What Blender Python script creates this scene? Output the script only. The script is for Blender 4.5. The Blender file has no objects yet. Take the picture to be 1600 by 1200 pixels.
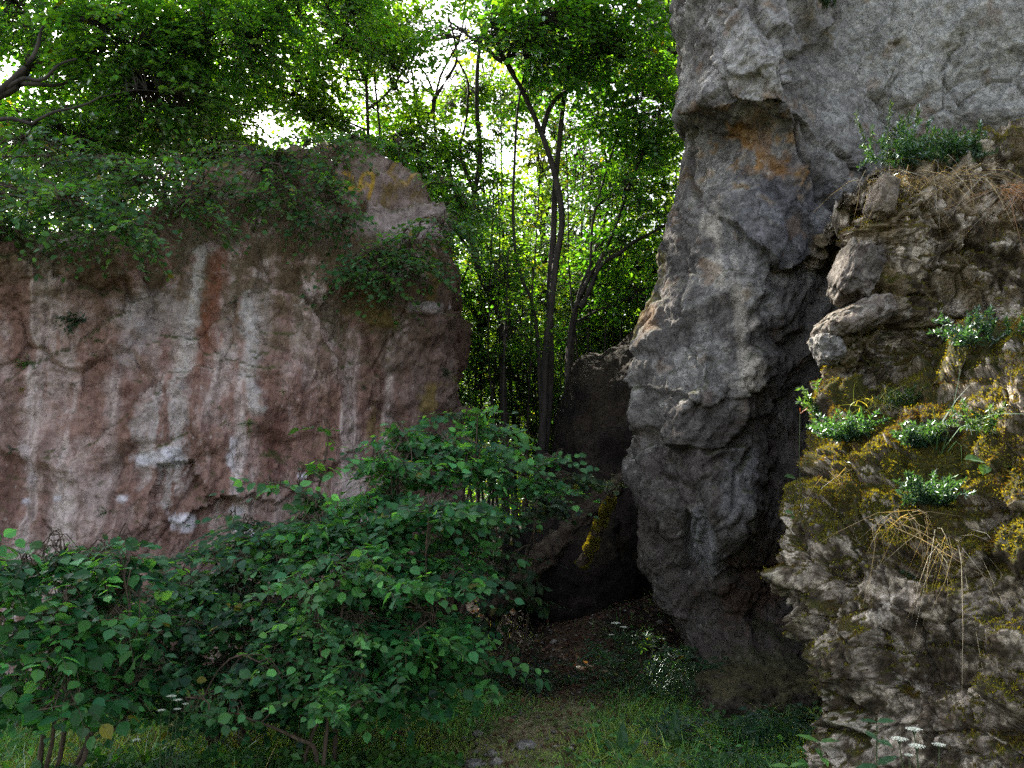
import bpy, math, numpy as np
from mathutils import Vector
from concurrent.futures import ThreadPoolExecutor
# ------------------------------------------------------------------ camera, light, exposure
sc = bpy.context.scene
C = bpy.data.collections.new("scene"); sc.collection.children.link(C)
F_PX, PITCH, CAM = 1250.0, math.radians(8.2), np.array([0.0, 0.0, 1.6])
cam = bpy.data.cameras.new("camera"); camo = bpy.data.objects.new("camera", cam); sc.collection.objects.link(camo)
camo.location = CAM; camo.rotation_euler = (math.radians(90) + PITCH, 0, 0)
cam.sensor_width = 36; cam.lens = 36 * F_PX / 1600; cam.clip_start = 0.05; cam.clip_end = 2000
sc.camera = camo
SUN_EL, SUN_AZ = math.radians(45), math.radians(-30)       # azimuth from +Y towards +X
w = bpy.data.worlds.new("World"); sc.world = w; w.use_nodes = True
nt = w.node_tree; bg = nt.nodes["Background"]
sky = nt.nodes.new("ShaderNodeTexSky"); sky.sky_type = 'NISHITA'; sky.sun_disc = False
sky.sun_elevation = SUN_EL; sky.sun_rotation = SUN_AZ; sky.dust_density = 3.0; sky.ozone_density = 1.0
hs = nt.nodes.new("ShaderNodeHueSaturation"); hs.inputs['Saturation'].default_value = 0.4
nt.links.new(sky.outputs[0], hs.inputs['Color']); nt.links.new(hs.outputs[0], bg.inputs[0]); bg.inputs[1].default_value = 0.15
sl = bpy.data.lights.new("sun", 'SUN'); sl.energy = 5.0; sl.angle = math.radians(0.5); sl.color = (1, 0.92, 0.78)
so = bpy.data.objects.new("sun", sl); sc.collection.objects.link(so)
sdir = Vector((math.sin(SUN_AZ) * math.cos(SUN_EL), math.cos(SUN_AZ) * math.cos(SUN_EL), math.sin(SUN_EL)))
so.rotation_euler = sdir.to_track_quat('Z', 'Y').to_euler(); so.location = (-6, 12, 14)
sc.view_settings.view_transform = 'Standard'; sc.view_settings.look = 'None'
sc.view_settings.exposure = 2.15; sc.view_settings.gamma = 1.0
cy = sc.cycles
cy.max_bounces = 5; cy.diffuse_bounces = 3; cy.glossy_bounces = 2; cy.transmission_bounces = 4; cy.transparent_max_bounces = 4
cy.use_denoising = False; cy.sample_clamp_indirect = 4.0
# ------------------------------------------------------------------ numpy helpers
cp, sp_ = math.cos(PITCH), math.sin(PITCH)
def at(px, py, Y):
    """world point that stands Y metres in front and shows at pixel (px,py) of the 1600x1200 photograph"""
    a = (px - 800) / F_PX; b = (600 - py) / F_PX
    dy = cp - b * sp_; dz = sp_ + b * cp
    return np.array([a * Y / dy, Y, 1.6 + dz * Y / dy])
def proj(P):
    d = P - CAM
    zc = d[:, 1] * cp + d[:, 2] * sp_; uc = -d[:, 1] * sp_ + d[:, 2] * cp
    zc = np.where(np.abs(zc) < 1e-3, 1e-3, zc)
    return 800 + F_PX * d[:, 0] / zc, 600 - F_PX * uc / zc
def _h(ix, iy, iz, s):
    n = (ix.astype(np.int64) * 374761393 + iy.astype(np.int64) * 668265263 + iz.astype(np.int64) * 1274126177 + s * 974634777) & 0xFFFFFFFF
    n = ((n ^ (n >> 13)) * 1274126177) & 0xFFFFFFFF
    n = ((n ^ (n >> 16)) * 2246822519) & 0xFFFFFFFF
    return ((n ^ (n >> 15)) & 0xFFFFFF).astype(np.float32) / 16777216.0
def par(fn):
    """run a per-point function on four slices at once (numpy releases the lock)"""
    def g(P, *a, **k):
        if len(P) < 40000: return fn(P, *a, **k)
        with ThreadPoolExecutor(4) as ex: R = list(ex.map(lambda q: fn(q, *a, **k), np.array_split(P, max(4, len(P) // 30000))))
        return tuple(np.concatenate(z) for z in zip(*R)) if isinstance(R[0], tuple) else np.concatenate(R)
    return g
def noise(P, s=0):
    I = np.floor(P).astype(np.int64); f = (P - I).astype(np.float32)
    u = f * f * f * (f * (f * 6 - 15) + 10); r = np.zeros(len(P), np.float32)
    for dx in (0, 1):
        wx = u[:, 0] if dx else 1 - u[:, 0]
        for dy in (0, 1):
            wy = u[:, 1] if dy else 1 - u[:, 1]
            for dz in (0, 1):
                wz = u[:, 2] if dz else 1 - u[:, 2]
                a = _h(I[:, 0] + dx, I[:, 1] + dy, I[:, 2] + dz, s)
                th = a * 6.2831853; cz = ((a * 977.13) % 1) * 2 - 1; sz = np.sqrt(1 - cz * cz)
                r += wx * wy * wz * (np.cos(th) * sz * (f[:, 0] - dx) + np.sin(th) * sz * (f[:, 1] - dy) + cz * (f[:, 2] - dz))
    return r * 1.6
@par
def fbm(P, sc_=1.0, o=4, s=0, g=0.5, an=(1, 1, 1)):
    Q = P * (np.array(an) * sc_); r = np.zeros(len(P), np.float32); a = 1.0
    for k in range(o):
        r += a * noise(Q + 17.3 * k, s + k); Q = Q * 2.03; a *= g
    return r
@par
def ridged(P, sc_=1.0, o=4, s=0, an=(1, 1, 1)):
    Q = P * (np.array(an) * sc_); r = np.zeros(len(P), np.float32); a = 1.0
    for k in range(o):
        r += a * (1 - 2.2 * np.abs(noise(Q + 9.1 * k, s + k))); Q = Q * 2.1; a *= 0.5
    return r
@par
def facet(P, sc_=1.0, s=0, an=(1, 1, 1), tilt=1.0, blend=0.12):
    """fractured plates: random plane per Voronoi cell. returns height, edge distance, cell random"""
    Q = P * (np.array(an) * sc_); I = np.floor(Q).astype(np.int64); n = len(P)
    d1 = np.full(n, 9.0, np.float32); d2 = d1.copy(); h1 = np.zeros(n, np.float32); h2 = h1.copy(); id1 = h1.copy()
    for dx in (-1, 0, 1):
        for dy in (-1, 0, 1):
            for dz in (-1, 0, 1):
                a, b, c = I[:, 0] + dx, I[:, 1] + dy, I[:, 2] + dz
                r1, r2, r3 = _h(a, b, c, s), _h(a, b, c, s + 1), _h(a, b, c, s + 2)
                vx, vy, vz = Q[:, 0] - a - r1, Q[:, 1] - b - r2, Q[:, 2] - c - r3
                d = np.sqrt(vx * vx + vy * vy + vz * vz)
                h = tilt * ((r2 * 7.3 % 1 - .5) * vx + (r3 * 5.1 % 1 - .5) * vy + (r1 * 9.7 % 1 - .5) * vz) * 1.6 + (r1 * 3.7 + r2 * 5.9) % 1 - .5
                m = d < d1; m2 = (~m) & (d < d2)
                d2 = np.where(m, d1, np.where(m2, d, d2)); h2 = np.where(m, h1, np.where(m2, h, h2))
                d1 = np.where(m, d, d1); h1 = np.where(m, h, h1); id1 = np.where(m, r3, id1)
    e = d2 - d1; wgt = 0.5 + 0.5 * np.clip(e / blend, 0, 1)
    return wgt * h1 + (1 - wgt) * h2, e, id1
def terr(x, n, sharp=.22):
    """stepped version of a smooth field: flat flakes with steep broken edges"""
    y = x * n; f = y - np.floor(y); return (np.floor(y) + sstep(.5 - sharp, .5 + sharp, f)) / n
def sstep(a, b, x):
    t = np.clip((x - a) / (b - a), 0, 1); return t * t * (3 - 2 * t)
def mix(a, b, t):
    t = np.asarray(t)[..., None]; return a * (1 - t) + np.asarray(b) * t
def pline(px, py, pts):
    """distance to a polyline and the side (+1 = below/right when walking left to right)"""
    D = np.full(len(px), 1e9); S = np.ones(len(px))
    for (x0, y0), (x1, y1) in zip(pts[:-1], pts[1:]):
        ex, ey = x1 - x0, y1 - y0; L = ex * ex + ey * ey
        t = np.clip(((px - x0) * ex + (py - y0) * ey) / L, 0, 1)
        qx, qy = px - x0 - t * ex, py - y0 - t * ey; d = np.hypot(qx, qy)
        m = d < D; D = np.where(m, d, D); S = np.where(m, np.sign(ex * qy - ey * qx), S)
    return D, S
def loft(net, nu, nv):
    """Catmull-Rom surface through a control net (rows x cols x 3), resampled about evenly"""
    A = np.array(net, float)
    def resample(A, n):
        k = A.shape[0]; seg = np.linalg.norm(np.diff(A, axis=0), axis=2).mean(1); s = np.r_[0, np.cumsum(seg)]
        t = np.interp(np.linspace(0, s[-1], n), s, np.arange(k)); i = np.minimum(t.astype(int), k - 2); f = (t - i)[:, None, None]
        p0, p1, p2, p3 = A[np.maximum(i - 1, 0)], A[i], A[i + 1], A[np.minimum(i + 2, k - 1)]
        m1, m2 = (p2 - p0) * .4, (p3 - p1) * .4
        return (2*f**3-3*f**2+1)*p1 + (f**3-2*f**2+f)*m1 + (-2*f**3+3*f**2)*p2 + (f**3-f**2)*m2
    A = resample(A, nv); A = resample(A.transpose(1, 0, 2), nu).transpose(1, 0, 2)
    return A                                           # nv x nu x 3
def gnormals(A):
    du = np.gradient(A, axis=1); dv = np.gradient(A, axis=0); n = np.cross(du, dv)
    return n / (np.linalg.norm(n, axis=2, keepdims=True) + 1e-9)
def gfaces(nv, nu, flip=False):
    i = np.arange(nv * nu).reshape(nv, nu)
    f = np.stack([i[:-1, :-1], i[:-1, 1:], i[1:, 1:], i[1:, :-1]], -1).reshape(-1, 4)
    return f[:, ::-1] if flip else f
def mk(name, V, Fs, mat, parent=None, col=None, smooth=True, label=None, cat=None, group=None, kind=None):
    if not isinstance(Fs, (list, tuple)): Fs = [Fs]
    Fs = [f for f in Fs if len(f)]
    me = bpy.data.meshes.new(name); V = np.asarray(V, np.float32)
    me.vertices.add(len(V)); me.vertices.foreach_set("co", V.ravel())
    nl = sum(f.size for f in Fs); npoly = sum(len(f) for f in Fs)
    me.loops.add(nl); me.polygons.add(npoly)
    me.loops.foreach_set("vertex_index", np.concatenate([f.ravel() for f in Fs]).astype(np.int32))
    cnt = np.concatenate([np.full(len(f), f.shape[1]) for f in Fs]); st = np.r_[0, np.cumsum(cnt)[:-1]]
    me.polygons.foreach_set("loop_start", st.astype(np.int32))
    me.update(calc_edges=True)
    me.polygons.foreach_set("use_smooth", np.full(npoly, smooth))
    if col is not None:
        a = me.color_attributes.new("col", 'FLOAT_COLOR', 'POINT')
        c = np.ones((len(V), 4), np.float32); c[:, :3] = np.clip(col, 0, 1); a.data.foreach_set("color", c.ravel())
    me.materials.append(mat); o = bpy.data.objects.new(name, me); C.objects.link(o)
    if parent is not None: o.parent = parent
    tag(o, label, cat, group, kind)
    return o
def tag(o, label=None, cat=None, group=None, kind=None):
    if label: o['label'] = label
    if cat: o['category'] = cat
    if group: o['group'] = group
    if kind: o['kind'] = kind
    return o
def empty(name, loc, label, cat, group=None):
    o = bpy.data.objects.new(name, None); o.location = [float(v) for v in loc]; o.empty_display_size = 0.2; C.objects.link(o)
    return tag(o, label, cat, group)
# ------------------------------------------------------------------ materials
def nodemat(name):
    m = bpy.data.materials.new(name); m.use_nodes = True; t = m.node_tree; t.nodes.clear()
    out = t.nodes.new("ShaderNodeOutputMaterial"); return m, t, out
def rock_mat(name, sc1=14, sc2=55, bump=0.5, var=0.35):
    m, t, out = nodemat(name); N, L = t.nodes.new, t.links.new
    b = N("ShaderNodeBsdfPrincipled"); b.inputs['Roughness'].default_value = 0.88; b.inputs['Specular IOR Level'].default_value = 0.25
    a = N("ShaderNodeAttribute"); a.attribute_name = "col"; tc = N("ShaderNodeTexCoord")
    n1 = N("ShaderNodeTexNoise"); n1.inputs['Scale'].default_value = sc1; n1.inputs['Detail'].default_value = 8; n1.inputs['Roughness'].default_value = .68
    n2 = N("ShaderNodeTexNoise"); n2.inputs['Scale'].default_value = sc2; n2.inputs['Detail'].default_value = 5; n2.inputs['Roughness'].default_value = .7
    vo = N("ShaderNodeTexVoronoi"); vo.inputs['Scale'].default_value = sc2 * .6
    for n in (n1, n2, vo): L(tc.outputs['Object'], n.inputs['Vector'])
    mr = N("ShaderNodeMapRange"); mr.inputs[1].default_value = .3; mr.inputs[2].default_value = .7; mr.inputs[3].default_value = 1 - var; mr.inputs[4].default_value = 1 + var
    L(n1.outputs[0], mr.inputs[0])
    mr2 = N("ShaderNodeMapRange"); mr2.inputs[1].default_value = .3; mr2.inputs[2].default_value = .7; mr2.inputs[3].default_value = .8; mr2.inputs[4].default_value = 1.2
    L(n2.outputs[0], mr2.inputs[0])
    mu = N("ShaderNodeMath"); mu.operation = 'MULTIPLY'; L(mr.outputs[0], mu.inputs[0]); L(mr2.outputs[0], mu.inputs[1])
    mx = N("ShaderNodeVectorMath"); mx.operation = 'SCALE'; L(a.outputs['Color'], mx.inputs[0]); L(mu.outputs[0], mx.inputs['Scale'])
    L(mx.outputs[0], b.inputs['Base Color'])
    ad = N("ShaderNodeMath"); ad.operation = 'ADD'; L(n1.outputs[0], ad.inputs[0])
    m3 = N("ShaderNodeMath"); m3.operation = 'MULTIPLY'; m3.inputs[1].default_value = .45; L(n2.outputs[0], m3.inputs[0]); L(m3.outputs[0], ad.inputs[1])
    bp = N("ShaderNodeBump"); bp.inputs['Strength'].default_value = bump; bp.inputs['Distance'].default_value = .05
    L(ad.outputs[0], bp.inputs['Height'])
    bp2 = N("ShaderNodeBump"); bp2.inputs['Strength'].default_value = bump * .6; bp2.inputs['Distance'].default_value = .012
    L(vo.outputs['Distance'], bp2.inputs['Height']); L(bp.outputs[0], bp2.inputs['Normal'])
    # hairline fractures: crack lines of a stretched cell pattern bent by noise
    wp = N("ShaderNodeVectorMath"); wp.operation = 'MULTIPLY_ADD'; wp.inputs[1].default_value = (.22, .22, .22); L(n1.outputs['Color'], wp.inputs[0]); L(tc.outputs['Object'], wp.inputs[2])
    for cs, dist, wd in ((sc1 * .22, .035, .05), (sc1 * .75, .014, .08)):
        vc = N("ShaderNodeTexVoronoi"); vc.feature = 'DISTANCE_TO_EDGE'; vc.inputs['Scale'].default_value = cs; L(wp.outputs[0], vc.inputs['Vector'])
        mc = N("ShaderNodeMapRange"); mc.inputs[1].default_value = 0; mc.inputs[2].default_value = wd; L(vc.outputs['Distance'], mc.inputs[0])
        b3 = N("ShaderNodeBump"); b3.inputs['Strength'].default_value = bump * .8; b3.inputs['Distance'].default_value = dist; L(mc.outputs[0], b3.inputs['Height']); L(bp2.outputs[0], b3.inputs['Normal']); bp2 = b3
    L(bp2.outputs[0], b.inputs['Normal']); L(b.outputs[0], out.inputs[0]); return m
def leaf_mat(name, trans=(3.1, 2.6, .6), tw=.56, gloss=.055):
    """diffuse + light let through, tinted by the 'col' attribute of each leaf"""
    m, t, out = nodemat(name); N, L = t.nodes.new, t.links.new
    a = N("ShaderNodeAttribute"); a.attribute_name = "col"
    d = N("ShaderNodeBsdfDiffuse"); tr = N("ShaderNodeBsdfTranslucent"); g = N("ShaderNodeBsdfGlossy"); g.inputs['Roughness'].default_value = .42
    g.inputs['Color'].default_value = (.8, .9, .9, 1)
    vm = N("ShaderNodeVectorMath"); vm.operation = 'MULTIPLY'; vm.inputs[1].default_value = trans
    L(a.outputs['Color'], d.inputs['Color']); L(a.outputs['Color'], vm.inputs[0]); L(vm.outputs[0], tr.inputs['Color'])
    m1 = N("ShaderNodeMixShader"); m1.inputs[0].default_value = tw; L(d.outputs[0], m1.inputs[1]); L(tr.outputs[0], m1.inputs[2])
    fr = N("ShaderNodeFresnel"); fr.inputs[0].default_value = 1.4
    fm = N("ShaderNodeMath"); fm.operation = 'MULTIPLY'; fm.inputs[1].default_value = gloss * 8; L(fr.outputs[0], fm.inputs[0])
    fc = N("ShaderNodeMath"); fc.operation = 'MINIMUM'; fc.inputs[1].default_value = .3; L(fm.outputs[0], fc.inputs[0])
    m2 = N("ShaderNodeMixShader"); L(fc.outputs[0], m2.inputs[0]); L(m1.outputs[0], m2.inputs[1]); L(g.outputs[0], m2.inputs[2])
    L(m2.outputs[0], out.inputs[0]); return m
def bark_mat(name, c1, c2, scale=20):
    m, t, out = nodemat(name); N, L = t.nodes.new, t.links.new
    b = N("ShaderNodeBsdfPrincipled"); b.inputs['Roughness'].default_value = .9
    tc = N("ShaderNodeTexCoord"); mp = N("ShaderNodeMapping"); mp.inputs['Scale'].default_value = (1, 1, .2)
    n = N("ShaderNodeTexNoise"); n.inputs['Scale'].default_value = scale; n.inputs['Detail'].default_value = 6
    r = N("ShaderNodeValToRGB"); r.color_ramp.elements[0].position = .35; r.color_ramp.elements[1].position = .68
    r.color_ramp.elements[0].color = (*c1, 1); r.color_ramp.elements[1].color = (*c2, 1)
    L(tc.outputs['Object'], mp.inputs[0]); L(mp.outputs[0], n.inputs['Vector']); L(n.outputs[0], r.inputs[0]); L(r.outputs[0], b.inputs['Base Color'])
    bp = N("ShaderNodeBump"); bp.inputs['Strength'].default_value = .6; bp.inputs['Distance'].default_value = .02
    L(n.outputs[0], bp.inputs['Height']); L(bp.outputs[0], b.inputs['Normal']); L(b.outputs[0], out.inputs[0]); return m
M_rock = rock_mat("limestone", 14, 55, .85)
M_wall = rock_mat("red_limestone", 10, 48, .55, .22)
M_soil = rock_mat("soil", 25, 90, .7, .4)
M_leaf = leaf_mat("leaf")
M_grass = leaf_mat("grass_blade", tw=.35, gloss=.06)
M_moss = leaf_mat("moss_tuft", tw=.3, gloss=.0)
M_bark = bark_mat("bark", (.012, .010, .008), (.05, .04, .033))
M_twig = bark_mat("twig_bark", (.03, .02, .012), (.09, .06, .04), 40)
M_petal = leaf_mat("petal", (1, 1, .9), .3, .02)
# ------------------------------------------------------------------ ground
def gz(x, y):
    x = np.asarray(x, float); y = np.asarray(y, float); P = np.stack([x, y, np.zeros_like(x)], -1).reshape(-1, 3)
    n = (fbm(P, .5, 3, 5) * .10 + fbm(P, 2.5, 2, 9) * .025).reshape(x.shape)
    rise = .9 * sstep(8.5, 13, y) + 1.2 * sstep(13, 40, y) + .05 * np.clip(y - 40, 0, 400)
    side = .25 * sstep(-1.5, -5.5, x) * sstep(2, 7, y) if False else 0
    slope = .35 * np.exp(-((x - 1.4) / .8) ** 2) * sstep(6.6, 9, y) * (1 - sstep(12, 16, y))
    return n * sstep(-1, 1, y + 3) + rise + slope + side
def path_cx(y):      # the trodden line winds into the gap
    return np.interp(y, [2, 4.6, 5.6, 6.6, 7.6, 9, 12], [-.55, -.35, .05, .42, .62, .72, .6])
def path_w(y):
    return np.interp(y, [2, 4.6, 5.6, 6.6, 7.6, 9, 12], [.62, .55, .42, .38, .42, .45, .4])
# ------------------------------------------------------------------ terrain sheet and path
def build_ground():
    xs = np.r_[np.linspace(-300, -14, 24)[:-1], np.linspace(-14, -4, 60)[:-1], np.linspace(-4, 4, 330)[:-1], np.linspace(4, 14, 40)[:-1], np.linspace(14, 300, 24)]
    ys = np.r_[np.linspace(-60, 1, 20)[:-1], np.linspace(1, 12, 420)[:-1], np.linspace(12, 40, 80)[:-1], np.linspace(40, 500, 30)]
    X, Y = np.meshgrid(xs, ys); Z = gz(X, Y)
    P = np.stack([X, Y, Z], -1).reshape(-1, 3); near = (np.abs(P[:, 0]) < 5) & (P[:, 1] > 1) & (P[:, 1] < 13)
    P[near, 2] += fbm(P[near], 14, 3, 31) * .012
    n1 = fbm(P, 1.3, 4, 3); n2 = fbm(P, 9, 3, 4)
    col = mix(np.tile([.09, .075, .04], (len(P), 1)), [.06, .09, .025], sstep(-.3, .4, n1))
    col = mix(col, [.085, .058, .036], sstep(.1, .6, n2) * .8)
    gap = sstep(6.3, 7.5, P[:, 1]); col = mix(col, [.020, .010, .008], gap * .95)      # reddish leaf litter in the gap, darkened to stand in for deep shade
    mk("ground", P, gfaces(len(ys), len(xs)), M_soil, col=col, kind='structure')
    # path: thin sheet over the ground with a ragged edge
    nv, nu = 260, 40
    v = np.linspace(2.2, 9.5, nv)[:, None]; u = np.linspace(-1, 1, nu)[None]
    Yp = np.repeat(v, nu, 1); E = np.stack([np.sign(u) * 3 + 0 * Yp, Yp, 0 * Yp], -1).reshape(-1, 3)
    wv = path_w(Yp) * (1 + .35 * fbm(E, 2.2, 4, 61).reshape(nv, nu))
    Xp = path_cx(Yp) + u * wv; P = np.stack([Xp, Yp, gz(Xp, Yp)], -1).reshape(-1, 3)
    e = (1 - np.abs(np.repeat(u, nv, 0)).ravel() ** 4)
    P[:, 2] += .018 * e - .012 + fbm(P, 14, 3, 31) * .012 + fbm(P, 30, 2, 35) * .006 * e
    n1 = fbm(P, 4, 4, 13); n2 = fbm(P, 22, 3, 14)
    col = mix(np.tile([.27, .215, .12], (len(P), 1)), [.14, .16, .055], sstep(-.2, .5, n1))
    col = mix(col, [.36, .29, .20], sstep(.2, .7, n2)); col = mix(col, [.05, .026, .02], sstep(6.0, 7.2, P[:, 1]) * .9)  # turns reddish into the gap, with the shade there put into the colour
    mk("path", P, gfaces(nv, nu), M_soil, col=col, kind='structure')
build_ground()
# ------------------------------------------------------------------ rocks
def rockify(A, disp, amp_edge=None):
    nv, nu = A.shape[:2]; Nn = gnormals(A); P = A.reshape(-1, 3); N_ = Nn.reshape(-1, 3)
    px, py = proj(P); P2 = P + N_ * disp(P, px, py)[:, None]
    return P2, px, py, gnormals(P2.reshape(nv, nu, 3)).reshape(-1, 3)
def net_at(rows):
    return [[(at(*c[1:]) if c[0] == 'p' else np.array(c[1:], float)) for c in r] for r in rows]
def P_(px, py, Y): return ('p', px, py, Y)
def W_(x, y, z): return ('w', x, y, z)

# ---- left wall: long red brown face, right end turns back into the gap
cols = [-420, -200, 0, 150, 300, 440, 550, 635, 682]
def lrow(py, edge, ys, dY=0.0):
    r = [P_(c, py, y + dY) for c, y in zip(cols, ys)]
    e = at(edge, py, ys[-1] + .35 + dY); r.append(('w', *e)); r.append(W_(e[0] + .05, e[1] + 1.4, e[2])); r.append(W_(e[0] - .3, 10.5, e[2])); return r
ybase = [5.7, 6.2, 6.8, 7.0, 7.3, 7.6, 7.8, 7.95, 8.05]
def yb(*d): return [a + b for a, b in zip(ybase, d)]
top_py = [318, 322, 330, 330, 285, 232, 212, 262, 318]
rows = [lrow(1260, 716, yb(-.1,-.1,-.1,-.1,0,0,0,0,0)),
        lrow(1000, 714, yb(0, 0, 0, -.05, 0, 0, 0, 0, 0)),
        lrow(850, 712, yb(.1, 0, 0, 0, -.12, -.05, 0, .05, .05)),
        lrow(700, 710, yb(0, 0, .05, -.05, -.2, -.05, 0, 0, .1)),
        lrow(580, 705, yb(0, -.05, 0, .05, 0, -.1, 0, .05, .1)),
        lrow(480, 701, yb(0, -.1, -.15, 0, .08, 0, .05, -.1, 0)),
        lrow(400, 696, yb(-.1, -.25, -.3, -.05, .1, .05, 0, 0, .05))]
def toprow(f, dz, dY):
    r = []
    for c, t, y in zip(cols, top_py, ybase):
        q = at(c, t, y + .15); r.append(W_(q[0], q[1] + (min(dY, 1.8) if c > 500 else dY), q[2] + dz))
    e = at(694, 372, ybase[-1] + .35); r += [W_(e[0] - .1 * f, e[1] + min(dY, .6), e[2] + dz * .8), W_(e[0] - .2 * f, e[1] + min(dY, .5) + 1.2, e[2] + dz * .6), W_(e[0] - .3, 10.5, e[2] + dz * .5)]
    return r
rows += [toprow(0, -.12, .02), toprow(.3, .02, .35), toprow(1, .12, 1.6), toprow(1.5, -.1, 4.5)]
last = []
for c in rows[-1]: last.append(W_(c[1], c[2] + .5, .0))
rows.append(last)
LW = loft(net_at(rows), 900, 620)
def dispL(P, px, py):
    wv = np.stack([fbm(P, .9, 3, 71), fbm(P, .9, 3, 72), fbm(P, .9, 3, 73)], -1) * .25
    Q = P + wv
    h1, e1, _ = facet(Q, .55, 100, an=(1, .6, .8)); h2, e2, _ = facet(Q, 1.5, 110, an=(1, .6, .75)); h3, e3, _ = facet(P + wv * .4, 4.5, 120, an=(1, 1, .8)); h4, e4, _ = facet(P + wv * .2, 12, 130)
    rough = sstep(-.2, .35, fbm(P, .8, 2, 77))
    d = h1 * .17 + h2 * .09 + h3 * .022 * (.2 + rough) + h4 * .008 * (.2 + rough) + fbm(P, 2.2, 5, 80, .55) * .06 + fbm(P, 16, 3, 85, .6) * .009
    d += terr(fbm(Q, 1.1, 5, 91, .6, (1, 1, .8)), 5, .12) * .055 + terr(fbm(Q, 3.5, 4, 92, .6, (1, 1, 1.3)), 4, .15) * .035
    d -= .05 * np.exp(-(e2 / .03) ** 2) * sstep(0, .4, fbm(P, 1.1, 2, 90))
    def step(pts, amp, wd, inner=4):      # a ledge: rock on the + side stands out, falls off away from the edge
        D, S = pline(px + 14 * fbm(P, 3, 3, 95), py + 14 * fbm(P, 3, 3, 96), pts)
        return np.where(S > 0, amp * np.exp(-D / wd), -amp * .35 * np.exp(-D / (wd * .5)))
    d += step([(365, 520), (372, 490), (385, 462), (420, 450), (470, 470), (500, 510), (515, 560)], .13, 60)
    d += step([(175, 490), (200, 468), (240, 462), (262, 440)], .12, 60) + step([(20, 600), (90, 560), (130, 535), (172, 500)], .08, 60)
    d += step([(600, 560), (605, 520), (625, 495), (670, 478), (705, 495)], .12, 50)
    d += step([(555, 345), (600, 316), (645, 318), (700, 330)], .10, 40)
    d += step([(210, 640), (262, 600), (310, 590)], .14, 70) - step([(225, 800), (240, 725), (300, 715), (330, 770), (365, 780)], .11, 45)
    d += step([(470, 640), (480, 600), (485, 540), (480, 500)], .05, 30)
    d -= step([(300, 800), (380, 770), (430, 780), (500, 740)], .08, 50)
    for pts, wd, am in (([(510,460),(560,520),(600,600),(590,700)], 5, .07), ([(525,230),(500,300),(560,330)], 4, .07), ([(350,350),(380,400),(415,430),(410,390)], 4, .05), ([(470,420),(465,450),(500,490)], 3, .05), ([(90,430),(160,455),(205,440),(205,465)], 6, .1)):
        D, S = pline(px + 10 * fbm(P, 4, 3, 97), py + 10 * fbm(P, 4, 3, 98), pts); d -= am * np.exp(-(D / wd) ** 2)
    return d
LP, lpx, lpy, LN = rockify(LW, dispL)
def mask_blob(px, py, cx, cy, rx, ry, nz, soft=.35, wob=.5):
    r = np.hypot((px - cx) / rx, (py - cy) / ry) + nz * wob; return 1 - sstep(1 - soft, 1 + soft, r)
def streak(px, py, pts, wd, nz, wob=10, soft=.6):
    D, _ = pline(px + nz * wob, py, pts); return 1 - sstep(wd * (1 - soft), wd * (1 + soft), D)
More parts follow.
